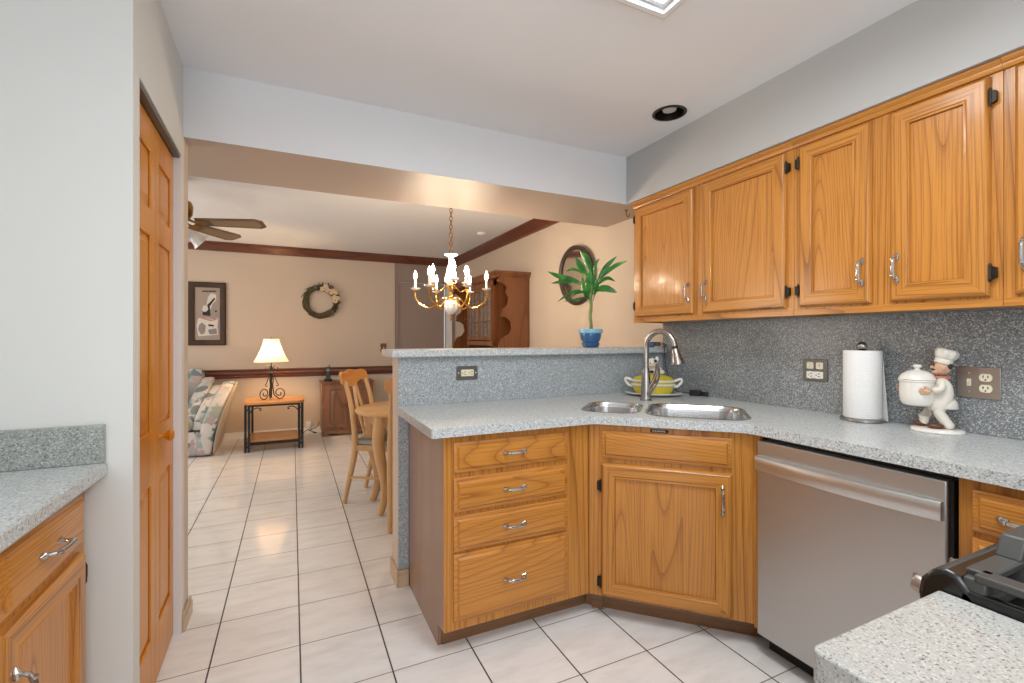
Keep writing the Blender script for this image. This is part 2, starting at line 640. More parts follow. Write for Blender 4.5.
def slab_holes(name, outer, holes, z0, z1, mat, parent=None, loc=(0, 0, 0)):
    """a flat slab with holes right through it"""
    bm = bmesh.new()
    edges = []
    for loop in [outer] + holes:
        vs = [bm.verts.new((p[0], p[1], z1)) for p in loop]
        for i in range(len(vs)):
            edges.append(bm.edges.new((vs[i], vs[(i + 1) % len(vs)])))
    r = bmesh.ops.triangle_fill(bm, edges=edges, use_beauty=True)
    faces = [g for g in r['geom'] if isinstance(g, bmesh.types.BMFace)]
    ex = bmesh.ops.extrude_face_region(bm, geom=faces)
    for g in ex['geom']:
        if isinstance(g, bmesh.types.BMVert):
            g.co.z = z0
    bmesh.ops.recalc_face_normals(bm, faces=bm.faces)
    me = bpy.data.meshes.new(name)
    bm.to_mesh(me)
    bm.free()
    me.materials.append(MT[mat])
    o = bpy.data.objects.new(name, me)
    COL.objects.link(o)
    o.location = loc
    if parent is not None:
        o.parent = parent
    return o


# ------------------------------------------------------------------ the room
CEIL = 2.447
RX = 2.25       # right wall
FY = 6.80       # far wall

fl = MB().box(-3.3, -2.8, -.05, RX + .1, FY + .1, 0).build('floor', 'floor', smooth=0)
struct(fl)

HCX, HCY = 1.796, 1.871
can_hole = [(HCX + .077 * cos(2 * pi * k / 28), HCY + .077 * sin(2 * pi * k / 28)) for k in range(28)]
FXA, FXB, FYA, FYB = .66, 1.23, .13, 1.31
fix_hole = [(FXA, FYA), (FXB, FYA), (FXB, FYB), (FXA, FYB)]
struct(slab_holes('ceiling', [(-3.3, -2.8), (RX + .1, -2.8), (RX + .1, FY + .1), (-3.3, FY + .1)], [can_hole, fix_hole], CEIL, CEIL + .02, 'ceil'))

# left wall of the kitchen and the closet block with its door opening


def xw(y):          # the closet wall is a touch out of square
    return -.412 - (y - 1.67) * .0231


YE = 2.572
struct(MB().prism([(-1.14, 1.67), (xw(1.67), 1.67), (xw(1.74), 1.74), (-1.14, 1.74)], 0, CEIL, 'z').build('wall_front', 'white_wall', smooth=0))
struct(MB().box(-1.20, -1.2, 0, -1.14, 1.74, CEIL).build('wall_left', 'white_wall', smooth=0))
w = MB()
w.prism([(-.51, 1.74), (xw(1.74), 1.74), (xw(2.41), 2.41), (-.51, 2.41)], 2.045, CEIL, 'z')
w.prism([(-.51, 2.41), (xw(2.41), 2.41), (xw(2.478), 2.478), (-.51, 2.478)], 0, CEIL, 'z')
w.prism([(-.51, 2.478), (xw(2.478), 2.478), (xw(YE), YE), (-.51, YE)], 2.14, CEIL, 'z')
w.box(-1.20, 2.50, 0, -.51, YE, CEIL)
struct(w.build('wall_closet', 'white_wall', smooth=0))
w = MB().prism([(-.51, 2.478), (xw(2.478), 2.478), (xw(YE), YE), (-.51, YE)], 0, 2.14, 'z')
struct(w.build('wall_closet_end', 'tan_wall', smooth=0))
# white jamb lining and head track of the closet opening
j = MB()
j.box(-.50, 2.400, 0, xw(2.41) + .002, 2.4095, 2.035)
j.box(-.50, 1.7405, 0, xw(1.74) - .002, 1.745, 2.035)
struct(j.build('trim_1', 'white_trim'))
struct(MB().prism([(-.475, 1.746), (xw(1.746) - .004, 1.746), (xw(2.399) - .004, 2.399), (-.475, 2.399)], 2.028, 2.0445, 'z').build('trim_2', 'plate'))

b = MB()
b.prism(rrect(-.4285, 2.412, -.416, 2.584, .004, 2), .0, .055, 'z')
b.prism(rrect(-.4285, 2.417, -.420, 2.580, .003, 2), .055, .075, 'z')
struct(b.build('baseboard_left', 'basewood'))

# beam between the rooms and the soffit above the wall cabinets
bm_ = MB()
bx = [(2.452, CEIL), (3.03, CEIL), (3.03, 2.14), (2.452, 2.14)]
bm_.add([(-1.2, YE + .0005, 2.14), (-.431, YE + .0005, 2.14), (-.431, 2.452, 2.14), (RX, 2.452, 2.14), (RX, 3.03, 2.14), (-1.2, 3.03, 2.14),
         (-1.2, YE + .0005, CEIL), (-.431, YE + .0005, CEIL), (-.431, 2.452, CEIL), (RX, 2.452, CEIL), (RX, 3.03, CEIL), (-1.2, 3.03, CEIL)],
        [(0, 1, 2, 3, 4, 5), (2, 3, 9, 8), (1, 2, 8, 7), (4, 5, 11, 10), (0, 1, 7, 6), (5, 0, 6, 11), (3, 4, 10, 9)], [1, 0, 0, 2, 2, 2, 0])
struct(bm_.build('beam', ['beam_lit', 'tan_gloss', 'tan_wall'], smooth=0))
struct(MB().box(1.982, -.32, 2.14, RX, 2.4515, CEIL).build('soffit', 'soffit_shaded', smooth=0))

struct(MB().box(RX, -.4, 0, RX + .08, FY + .08, CEIL).build('wall_right', 'tan_wall', smooth=0))
wb_ = MB()
wb_.box(-3.3, FY, 0, 1.335, FY + .08, CEIL)
struct(wb_.build('wall_back', 'tan_wall', smooth=0))
wt = MB()
wt.box(1.335, FY + .012, 0, 1.365, FY + .08, CEIL)
wt.box(1.365, FY + .012, 2.09, 2.10, FY + .08, CEIL)
wt.box(2.10, FY + .012, 0, RX, FY + .08, CEIL)
struct(wt.build('wall_back_nook', 'taupe_wall', smooth=0))
struct(MB().box(-3.36, 2.5, 0, -3.3, FY + .08, CEIL).build('wall_living_left', 'tan_wall', smooth=0))

# flush door in the far corner
d2 = struct(thing('door_2', 'flush taupe door in the far corner behind the chandelier', 'door', (0, 0, 0)))
MB().box(1.385, FY + .03, .01, 2.08, FY + .06, 2.072).build('door_leaf', 'taupe_wall', d2, bevel=.002)
c_ = MB()
c_.box(1.366, FY + .005, 0, 1.381, FY + .06, 2.088)
c_.box(1.381, FY + .005, 2.076, 2.084, FY + .06, 2.088)
c_.build('door_frame', 'taupe_wall', d2)
MB().box(2.105, FY - .004, 0, 2.195, FY + .012, 2.09).build('casing', 'white_trim', d2, bevel=.003)
kb = MB()
kb.T = Matrix.Translation((2.03, FY + .03, .93)) @ Matrix.Rotation(radians(90), 4, 'X')
kb.lathe([(.028, 0), (.028, .006), (.011, .01), (.011, .04), (.026, .05), (.028, .062), (.018, .072), (.002, .075)], 18)
kb.build('door_knob', 'antbrass', d2)

# dark crown moulding, chair rail, white baseboard
cp = [(0, 0), (0, -.105), (-.012, -.105), (-.018, -.09), (-.03, -.078), (-.058, -.04), (-.075, -.022), (-.09, -.012), (-.09, 0)]
cr = MB()
cr.loft([[(x, FY - .001 + a, CEIL + z) for a, z in cp] for x in (-3.29, RX - .095)], 0)
struct(cr.build('trim_4', 'walnut', smooth=50))
cr = MB()
cr.loft([[(RX - .001 + a, y, CEIL + z) for a, z in cp] for y in (3.031, FY - .001)], 0)
struct(cr.build('trim_5', 'walnut_y', smooth=50))
rp = [(0, .758), (-.02, .758), (-.024, .775), (-.015, .785), (-.02, .80), (-.028, .82), (-.02, .838), (-.03, .85), (-.03, .868), (0, .868)]
cr = MB()
cr.loft([[(x, FY - .001 + a, z) for a, z in rp] for x in (-3.29, 1.33)], 0)
struct(cr.build('trim_6', 'walnut', smooth=50))
struct(MB().box(-3.29, FY - .014, 0, 1.33, FY - .001, .075).build('baseboard_back', 'white_trim', bevel=.004))
struct(MB().box(RX - .014, 2.56, 0, RX - .001, FY - .02, .075).build('baseboard_right', 'white_trim', bevel=.004))


# ------------------------------------------------------------------ six-panel bifold closet door
d1 = struct(thing('door_1', 'orange stained panelled bifold closet door in the left white wall', 'door', (-.440, 1.748, .012), 1.32))
PZ = [(.195, .735), (.925, 1.605), (1.70, 1.90)]


def bifold_leaf(y0, y1, parent):
    m = MB()
    t = .032
    X = 0.0
    st = .062
    H = 2.012
    # leaf front lies in the plane x = 0, facing +x
    zs = [0.0] + [z for p in PZ for z in p] + [H]
    m.box(-t, y0, 0, -.008, y1, H)
    m.box(-.008, y0, 0, X, y0 + st, H)
    m.box(-.008, y1 - st, 0, X, y1, H)
    for a, b2 in ((0, PZ[0][0]), (PZ[0][1], PZ[1][0]), (PZ[1][1], PZ[2][0]), (PZ[2][1], H)):
        m.box(-.008, y0 + st, a, X, y1 - st, b2)
    for a, b2 in PZ:
        rings = []
        for ins, xx in ((0, -.0085), (.012, -.0085), (.03, -.002), (.034, -.002)):
            rings.append([(xx, y0 + st + ins, a + ins), (xx, y1 - st - ins, a + ins), (xx, y1 - st - ins, b2 - ins), (xx, y0 + st + ins, b2 - ins)])
        m.loft(rings)
    return m.build('door_leaf', 'door', parent, bevel=.0025)


bifold_leaf(0, .324, d1)
lf = bifold_leaf(.326, .648, d1)
k = MB()
k.T = Matrix.Translation((0, .39, .885)) @ Matrix.Rotation(radians(90), 4, 'Y')
k.lathe([(.012, 0), (.009, .012), (.011, .018), (.02, .028), (.022, .036), (.016, .044), (.002, .047)], 18)
k.build('door_knob', 'door', d1)


# ------------------------------------------------------------------ half wall with bar top
hw = MB()
hw.box(.487, 2.402, 0, RX - .001, 2.54, 1.164)
struct(hw.build('wall_bar', 'tan_wall', smooth=0))
bb = MB()
bb.prism(rrect(.475, 2.378, .487, 2.552, .003, 2), 0, .085, 'z')
bb.box(.4872, 2.378, 0, .538, 2.3895, .085)
bb.box(.4872, 2.541, 0, RX - .02, 2.552, .085)
struct(bb.build('baseboard_bar', 'basewood', bevel=.003))

bt = MB().prism(round_poly([(.447, 2.352), (RX - .0015, 2.352), (RX - .0015, 2.66), (.447, 2.66)], [.012, 0, 0, .012]), 1.1645, 1.202, 'z')
o = bt.build('bar_top', 'lam', bevel=.006)
tag(o, 'raised grey speckled bar ledge above the sink backsplash', 'bar ledge')


# ------------------------------------------------------------------ cabinet parts
def drawer_front(parent, x0, x1, z0, z1, name='drawer', y=0.0):
    m = MB()
    R = []
    for ins, yy in ((0, -.0005), (0, -.009), (.003, -.011), (.014, -.0125), (.021, -.021), (.024, -.0215)):
        R.append([(x0 + ins, y + yy, z0 + ins), (x1 - ins, y + yy, z0 + ins), (x1 - ins, y + yy, z1 - ins), (x0 + ins, y + yy, z1 - ins)])
    m.loft(R)
    return m.build(name, 'oak_front_h', parent)


def panel_door(parent, x0, x1, z0, z1, fw=.058, name='door'):
    m = MB()
    rs = [(0, -.0005), (0, -.010), (.004, -.016), (.010, -.0205), (fw - .010, -.0215), (fw - .007, -.0190), (fw - .003, -.0205), (fw, -.0205), (fw + .002, -.0085)]

    def ring(ins, yy):
        return [(x0 + ins, yy, z0 + ins), (x1 - ins, yy, z0 + ins), (x1 - ins, yy, z1 - ins), (x0 + ins, yy, z1 - ins)]
    R = [ring(*r) for r in rs]
    vs = [p for r in R for p in r]
    fs, mi = [(3, 2, 1, 0)], [0]
    for i in range(len(R) - 1):
        for jx in range(4):
            kx = (jx + 1) % 4
            fs.append((i * 4 + jx, i * 4 + kx, (i + 1) * 4 + kx, (i + 1) * 4 + jx))
            mi.append(1 if jx in (0, 2) else 0)
    n = (len(R) - 1) * 4
    fs.append((n, n + 1, n + 2, n + 3))
    mi.append(0)
    m.add(vs, fs, mi)
    o = m.build(name, ['oak_v', 'oak_h'], parent)
    q = fw + .0025
    MB().box(x0 + q, -.0105, z0 + q, x1 - q, -.0088, z1 - q).build('panel', 'oak_panel_v', o)
    return o


def pull_mesh(parent, x, z, vertical, y=-.0215, length=.105, name='handle'):
    m = MB()
    h = length / 2
    R = Matrix.Rotation(radians(90), 4, 'Y') if vertical else Matrix.Identity(4)
    m.T = Matrix.Translation((x, y, z)) @ R
    for s in (-1, 1):
        # leaf-shaped end plate and post
        m.tube([(s * (h + .004), -.001, 0), (s * (h - .006), -.002, 0), (s * (h - .022), -.003, 0)], [.002, .0085, .004], 10, 0, flat=1)
        m.tube([(s * (h - .012), 0, 0), (s * (h - .012), -.014, 0), (s * (h - .018), -.024, 0)], [.005, .0042, .005], 8, 0)
    pts = smooth_path([(-h + .014, -.022, 0), (-h * .45, -.029, 0), (0, -.031, 0), (h * .45, -.029, 0), (h - .014, -.022, 0)], 5)
    rad = [.0048 + .0012 * sin(pi * i / (len(pts) - 1)) for i in range(len(pts))]
    m.tube(pts, rad, 10, 0)
    for s in (-1, 1):
        m.tube([(s * h * .5, -.0285, 0), (s * h * .5 + s * .005, -.0285, 0)], .0074, 10, 0)
    return m.build(name, 'pull', parent)


def hinge_mesh(parent, x, z, side, y=0.0):
    """side = +1: frame leaf to the right of x"""
    m = MB()
    m.tube([(x, y - .015, z - .024), (x, y - .015, z + .024)], .0048, 8)
    m.tube([(x, y - .015, z - .030), (x, y - .015, z - .024)], [.002, .004], 8)
    m.tube([(x, y - .015, z + .024), (x, y - .015, z + .030)], [.004, .002], 8)
    a, b2 = (x, x + .014) if side > 0 else (x - .014, x)
    m.prism(round_poly([(a, z - .022), (b2, z - .016), (b2, z + .016), (a, z + .022)], .003, 2), y - .0165, y - .0005, 'y')
    return m.build('hinge', 'hinge', parent)


def base_carcass(parent, w, depth, left_end, right_end, openings, z_top=.877, toe=.095, toe_in=.09, rails=True):
    """open-backed box with face frame; openings = [(x0,x1,z0,z1)] cover the holes"""
    m = MB()
    m.box(0, 0, toe, w, .019, z_top, 0)                     # face frame as one board behind the fronts
    m.box(.0, .019, toe, .016, depth, z_top, 2)
    m.box(w - .016, .019, toe, w, depth, z_top, 2)
    m.box(.016, .019, toe, w - .016, depth, toe + .016, 2)
    if left_end:
        m.box(0, toe_in, 0, .016, depth, toe, 2)
    if right_end:
        m.box(w - .016, toe_in, 0, w, depth, toe, 2)
    c = m.build('carcass', ['oak_v', 'oak_h', 'oak_panel'], parent)
    t = MB().box(.0 if left_end else 0, toe_in - .006, 0, w, toe_in + .006, toe - .001)
    t.build('toe_board', 'toe', parent)
    return c


# --- drawer cabinet at the end of the peninsula
dc = thing('drawer_cabinet', 'oak base cabinet with four drawers at the end of the peninsula', 'cabinet', (.54, 1.775, 0))
m = MB()
W = .681
m.box(0, 0, .10, W, .019, .877, 0)
m.prism([(.09, 0), (.612, 0), (.612, .877), (.019, .877), (.019, .10), (.09, .085)], 0, .017, 'x', 1)
m.box(.017, .019, .10, W, .60, .116, 1)
m.build('carcass', ['oak_v', 'oak_panel'], dc, bevel=.0015)
MB().box(.0175, .088, 0, W + .04, .10, .099).build('toe_board', 'toe', dc)
for z0, z1 in ((.728, .848), (.571, .706), (.416, .555), (.135, .405)):
    dr = drawer_front(dc, .037, .562, z0, z1)
    pull_mesh(dr, .299, (z0 + z1) / 2 + (.0 if z1 < .5 else .004), False)

# --- diagonal sink cabinet
sc = thing('sink_cabinet', 'oak corner cabinet set at an angle under the double sink', 'cabinet', (1.222, 1.775, 0), -45)
W = .672
m = MB()
m.box(0, 0, .10, W, .019, .877, 0)
m.box(.005, .019, .10, W - .005, .30, .116, 1)
m.build('carcass', ['oak_v', 'oak_panel'], sc, bevel=.0015)
MB().box(-.03, .088, 0, W + .04, .10, .099).build('toe_board', 'toe', sc)
drawer_front(sc, .059, .591, .726, .848, 'false_drawer_front')
dd = panel_door(sc, .057, .592, .112, .704, .062)
pull_mesh(dd, .555, .592, True, length=.125)
for z in (.17, .60):
    hinge_mesh(dd, .054, z, -1)
bd = MB()
bd.prism(rrect(.268, .853, .345, .866, .005, 3), -.003, -.0005, 'y', 0)
for i in range(9):
    bd.box(.277 + i * .0062, -.0036, .8565, .280 + i * .0062, -.003, .8625, 1)
bd.build('maker_badge', ['hinge', 'pull'], sc)

# --- narrow stile beside the dishwasher belongs to the sink cabinet
MB().box(W, 0, .10, W + .019, .019, .877).build('filler', 'oak_v', sc)
st = MB()
st.T = sc.matrix_basis.inverted() if False else Matrix.Identity(4)
fl_ = MB().box(0, 0, .088, .026, .019, .877)
f_o = fl_.build('side_stile', 'oak_v', sc)
f_o.matrix_local = (Matrix.Translation((1.222, 1.775, 0)) @ Matrix.Rotation(radians(-45), 4, 'Z')).inverted() @ (Matrix.Translation((1.70, 1.301, 0)) @ Matrix.Rotation(radians(-90), 4, 'Z'))
t_ = MB().box(0, .07, 0, .05, .082, .098).build('toe_return', 'toe', sc)
t_.matrix_local = f_o.matrix_local.copy()

# --- dishwasher (local x runs toward the camera, local y into the cabinet run)
dw = thing('dishwasher', 'stainless steel dishwasher built in under the right counter', 'dishwasher', (1.70, 1.274, 0), -90)
DW_W = .615
m = MB()
m.box(.004, .02, .09, DW_W - .002, .54, .868, 0)
m.build('tub', 'black', dw)
m = MB()
m.box(.004, -.022, .085, DW_W - .014, .018, .856, 0)
m.build('door', 'steel', dw, bevel=.004)
MB().box(DW_W - .0135, -.006, .085, DW_W - .004, .018, .856).build('door_edge', 'hinge', dw)
m = MB()
hp = []
n = 14
for i in range(n + 1):
    t = i / n
    x = .008 + t * (DW_W - .028)
    bow = .016 + .020 * sin(pi * t)
    hp.append((x, bow))
rings = []
for x, bow in hp:
    y = -.022 - bow
    rings.append([(x, y, .742), (x, y - .004, .748), (x, y - .004, .790), (x, y, .797), (x, -.0215, .797), (x, -.0215, .742)])
m.loft(rings)
for xa in (.0085, DW_W - .0265):
    m.box(xa, -.040, .745, xa + .006, -.021, .795)
m.build('handle', 'steel_h', dw, smooth=40)
MB().box(.002, .055, 0, DW_W - .006, .07, .084).build('kick_plate', 'black', dw)

# --- cabinet right of the dishwasher
rc = thing('base_cabinet', 'oak drawer cabinet right of the dishwasher, half hidden by the stove', 'cabinet', (1.70, .655, 0), -90)
W = .34
m = MB()
m.box(0, 0, .10, W, .019, .877, 0)
m.box(0, .019, .10, .016, .54, .877, 1)
m.box(W - .016, .019, .10, W, .54, .877, 1)
m.build('carcass', ['oak_v', 'oak_panel'], rc, bevel=.0015)
MB().box(0, .08, 0, W, .092, .099).build('toe_board', 'toe', rc)
for z0, z1 in ((.733, .848), (.555, .715), (.135, .535)):
    dr = drawer_front(rc, .032, W - .02, z0, z1)
    pull_mesh(dr, .140, (z0 + z1) / 2 - .002, False)

# --- left cabinet
lc = thing('base_cabinet', 'oak base cabinet under the left counter in the near corner', 'cabinet', (-.518, .75, 0), 90)
W = .915
m = MB()
m.box(0, 0, .10, W, .019, .877, 0)
m.box(W - .016, .019, .10, W, .60, .877, 1)
m.box(0, .019, .10, .016, .60, .877, 1)
m.build('carcass', ['oak_v', 'oak_panel'], lc, bevel=.0015)
MB().box(0, .08, 0, W, .092, .099).build('toe_board', 'toe', lc)
for xa, xb in ((.035, .44), (.475, .868)):
    dr = drawer_front(lc, xa, xb, .712, .852)
    pull_mesh(dr, (xa + xb) / 2 - .012, .784, False)
    dd = panel_door(lc, xa, xb, .115, .692)
    right = xa > .3
    pull_mesh(dd, xa + .028 if right else xb - .028, .555, True)
    for z in (.18, .632):
        hinge_mesh(dd, xb + .003 if right else xa - .003, z, 1 if right else -1)

# --- wall cabinets
UF = 2.02


def wall_cab(label, y_far, y_near, doors, end=False):
    """doors: (y_far, y_near, handle_side, hinge_side) where side -1 = far/left in the picture"""
    t = thing('wall_cabinet', label, 'cabinet', (UF, y_far, 0), -90, None)
    w = y_far - y_near
    m = MB()
    m.box(0.0005, 0, 1.363, w - .0005, .019, 2.139, 0)
    m.box(0.0005, .019, 1.363, .016, RX - UF - .001, 2.139, 0)
    m.box(w - .016, .019, 1.363, w - .0005, RX - UF - .001, 2.139, 0)
    m.box(.016, .019, 1.385, w - .016, RX - UF - .001, 1.40, 1)
    m.box(.016, .019, 2.12, w - .016, RX - UF - .001, 2.139, 1)
    m.build('carcass', ['oak_v', 'oak_panel'], t, bevel=.001)
    m = MB()
    prof = [(0, 2.139), (0, 2.104), (-.008, 2.104), (-.011, 2.110), (-.011, 2.120), (-.016, 2.124), (-.022, 2.132), (-.022, 2.139)]
    m.loft([[(x, y, z) for y, z in prof] for x in (0.0005, w - .0005)])
    m.build('crown_strip', 'oak_h', t)
    MB().box(0.0005, -.0035, 1.362, w - .0005, -.0002, 1.388).build('bottom_rail', 'oak_h', t, bevel=.001)
    for ya, yb, hs, gs in doors:
        xa, xb = y_far - ya, y_far - yb
        dd = panel_door(t, xa, xb, 1.397, 2.097, .062)
        pull_mesh(dd, xa + .026 if hs < 0 else xb - .026, 1.518, True)
        for z in (1.470, 2.028):
            hinge_mesh(dd, xa - .003 if gs < 0 else xb + .003, z, gs)
    return t


wall_cab('oak two-door wall cabinet at the far end beside the plant', 2.42, 1.345, [(2.395, 1.912, 1, -1), (1.845, 1.376, -1, 1)])
wall_cab('oak two-door wall cabinet above the paper towels', 1.345, .669, [(1.314, 1.034, 1, -1), (.971, .698, -1, 1)])
wall_cab('oak wall cabinet cut off by the right edge of the view', .669, -.1, [(.640, .31, -1, 1), (.27, -.06, 1, -1)])

# ------------------------------------------------------------------ countertops and backsplashes
S = sqrt(.5)


def diag(t, s):
    """point at t along the diagonal (x-y)/sqrt2 and x+y = s"""
    x = (s + t * sqrt(2)) / 2
    return (x, s - x)


def bowl_outline(t0, t1, s0, s1, r, n=6):
    # corners in diagonal coordinates; q = s/sqrt2 is a true length
    q0, q1 = s0 / sqrt(2), s1 / sqrt(2)
    return [diag(a, b * sqrt(2)) for a, b in rrect(t0, q0, t1, q1, r, n)]


LB = (-.452, -.183, 3.10, 3.62, .085)
RB = (-.150, .286, 3.06, 3.68, .10)
hole_l, hole_r = bowl_outline(*LB), bowl_outline(*RB)
outer = [(.478, 2.3895), (.478, 1.735)]
top_poly = round_poly([(.478, 2.3895), (.478, 1.735), (1.222, 1.735), (1.662, 1.295), (1.662, -.31), (RX - .002, -.31), (RX - .002, 2.3895)],
                      [0, .018, .09, .09, 0, 0, 0])
ct = slab_holes('countertop', top_poly, [hole_l, hole_r], .878, .916, 'lam')
md = ct.modifiers.new('edge', 'BEVEL')
md.width = .007
md.segments = 3
md.limit_method = 'ANGLE'
md.angle_limit = radians(60)
tag(ct, 'grey speckled counter bending round the corner sink and along the right wall', 'countertop')
m = MB()
m.box(.4875, 2.390, .9165, RX - .0145, 2.4015, 1.1640)
m.box(.4875, 2.390, .086, .539, 2.4015, .9165)
o = m.build('wall_bar_backsplash', 'lam_bar_lit', smooth=0)
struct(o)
o = MB().box(RX - .014, -.31, .9165, RX - .001, 2.3895, 1.3625).build('wall_right_backsplash', 'lam_shaded', smooth=0)
struct(o)

lct = MB().prism(round_poly([(-1.139, -.4), (-.468, -.4), (-.468, 1.669), (-1.139, 1.669)], [0, .01, 0, 0]), .878, .916, 'z')
o = lct.build('countertop', 'lam', bevel=.006)
tag(o, 'grey counter along the left side, ending at the white wall', 'countertop')
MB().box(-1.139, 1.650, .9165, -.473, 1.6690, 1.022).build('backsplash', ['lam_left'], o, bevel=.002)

nct = MB().prism(round_poly([(.524, -.32), (.806, -.32), (.806, .332), (.524, .332)], [0, 0, .004, .014]), .876, .916, 'z')
o = nct.build('countertop', 'lam_pale', bevel=.008)
tag(o, 'pale speckled counter end beside the stove in the near right corner', 'countertop')
nc = thing('base_cabinet', 'oak cabinet hidden under the pale near counter end', 'cabinet', (.803, .305, 0), 180)
m = MB()
m.box(0, 0, .10, .262, .019, .875, 0)
m.box(.246, .019, .10, .262, .60, .875, 1)
m.box(0, .019, .10, .016, .60, .875, 1)
m.build('carcass', ['oak_v', 'oak_panel'], nc)
MB().box(0, .08, 0, .262, .092, .099).build('toe_board', 'toe', nc)
panel_door(nc, .02, .242, .115, .85)

# ------------------------------------------------------------------ sink
sk = thing('sink', 'stainless double bowl sink set into the corner counter', 'sink', (0, 0, 0))


def bowl(args, depth, name):
    t0, t1, s0, s1, r = args
    m = MB()
    rings = []
    for ins, z, rr in ((-.006, .9165, r + .004), (.001, .9180, r), (.006, .915, r - .004), (.009, .89, r - .006), (.014, .80, r - .01), (.030, .916 - depth + .01, r - .02), (.06, .916 - depth, r - .03)):
        q = ins * sqrt(2)
        rings.append([(p[0], p[1], z) for p in bowl_outline(t0 + ins, t1 - ins, s0 + q, s1 - q, max(rr, .02), 6)])
    n = len(rings[0])
    m.loft(rings, 0, cap=False)
    m.add(rings[-1], [tuple(range(n))], 0)
    o = m.build(name, 'sinksteel', sk, smooth=60)
    cx, cy = diag((t0 + t1) / 2, (s0 + s1) / 2)
    d = MB()
    d.lathe([(.043, .916 - depth + .0015), (.043, .916 - depth + .004), (.036, .916 - depth + .004), (.03, .916 - depth + .002)], 24, 0, (cx, cy, 0))
    d.build('drain', 'chrome', o)
    return o


bowl(LB, .17, 'bowl')
bowl(RB, .20, 'bowl')

# ------------------------------------------------------------------ faucet
fx, fy = 1.780, 2.033
fc = thing('faucet', 'brushed nickel gooseneck pull-down faucet behind the sink', 'faucet', (fx, fy, .9165), -45)
# local +x runs along the sink to the right, local -y toward the bowls
m = MB()
m.lathe([(.033, 0), (.033, .004), (.029, .008), (.0275, .03), (.026, .10), (.023, .14), (.0175, .18)], 24)
m.build('base', 'nickel', fc)
pts = [(0, 0, .15), (0, 0, .27)]
R = .086
dx, dy = cos(radians(-28)), sin(radians(-28))
arc = []
for i in range(15):
    a = pi - i * (pi * .97) / 14
    r_ = R * (1 + cos(a))
    arc.append((r_ * dx, r_ * dy, .292 + R * sin(a) * 1.05))
m = MB().tube([(0, 0, .15), (0, 0, .23)] + arc, .0160, 14)
m.build('spout', 'nickel', fc)
e0, e1 = Vector(arc[-2]), Vector(arc[-1])
dv = (e1 - e0).normalized()
MB().tube([e1 - dv * .002, e1 + dv * .010], .0172, 14).build('collar', 'black', fc)
s0 = e1 + dv * .010
m = MB().tube([s0, s0 + dv * .006, s0 + dv * .03, s0 + dv * .072, s0 + dv * .086], [.0165, .020, .023, .036, .035], 20)
m.build('spray_head', 'nickel', fc)
m = MB()
hp = smooth_path([(.012, -.008, .03), (.030, -.012, .07), (.052, -.014, .115), (.062, -.012, .165), (.058, -.006, .205)], 4)
n = len(hp)
rad = [.012 + .021 * sin(pi * min(1, .15 + .85 * i / (n - 1))) for i in range(n)]
m.tube(hp, rad, 12, 0, flat=.55)
m.build('lever', 'nickel', fc)


# ------------------------------------------------------------------ sockets
def socket(m, cx, cz, y, mi_face, mi_hole, horizontal=False):
    pts = []
    for k in range(20):
        a = 2 * pi * k / 20
        x_, z_ = .0175 * cos(a), max(-.0135, min(.0135, .0175 * sin(a)))
        pts.append((cx + (z_ if horizontal else x_), cz + (x_ if horizontal else z_)))
    m.prism(pts, y - .004, y, 'y', mi_face)
    for s in (-1, 1):
        if horizontal:
            m.box(cx - .001, y - .0045, cz + s * .0065 - .0015, cx + .009, y - .004, cz + s * .0065 + .0015, mi_hole)
        else:
            m.box(cx + s * .0065 - .0013, y - .0045, cz - .001, cx + s * .0065 + .0013, y - .004, cz + .008, mi_hole)
    hx, hz = (cx - .008, cz) if horizontal else (cx, cz - .008)
    m.prism([(hx + .0026 * cos(2 * pi * k / 10), hz + .0026 * sin(2 * pi * k / 10)) for k in range(10)], y - .0045, y - .004, 'y', mi_hole)


o1 = thing('outlet', 'sideways power outlet in a pewter plate on the bar backsplash', 'outlet', (.855, 2.3895, 1.075))
m = MB().prism(rrect(-.060, -.037, .060, .037, .004, 3), -.006, -.0003, 'y')
m.build('cover_plate', 'plate', o1, bevel=.0015)
m = MB().prism(rrect(-.036, -.018, .036, .018, .003, 3), -.009, -.006, 'y', 0)
for s in (-1, 1):
    socket(m, s * .019, 0, -.009, 0, 1, True)
m.build('receptacle', ['cream', 'hinge'], o1)
for s in (-1, 1):
    q = MB()
    q.T = Matrix.Translation((s * .049, -.006, 0)) @ Matrix.Rotation(radians(90), 4, 'X')
    q.lathe([(.004, 0), (.003, .0015), (.0005, .0018)], 10)
    q.build('screw', 'cream', o1)

o2 = thing('outlet', 'pewter plate with two toggle switches above a small outlet, beside the paper towels', 'outlet', (RX - .0143, 1.384, 1.111), -90)
m = MB().prism(rrect(-.057, -.052, .057, .052, .004, 3), -.006, -.0003, 'y')
m.build('cover_plate', 'plate', o2, bevel=.0015)
for s in (-1, 1):
    q = MB().prism(rrect(s * .022 - .016, .006, s * .022 + .016, .038, .006, 3), -.009, -.006, 'y', 0)
    q.box(s * .022 - .0035, -.018, .018, s * .022 + .0035, -.009, .030, 1)
    q.build('switch', ['cream', 'cglaze'], o2, bevel=.001)
q = MB().prism(rrect(-.038, -.038, .038, -.006, .003, 3), -.009, -.006, 'y', 0)
for s in (-1, 1):
    socket(q, s * .018, -.022, -.009, 0, 1, True)
q.build('receptacle', ['cglaze', 'hinge'], o2)

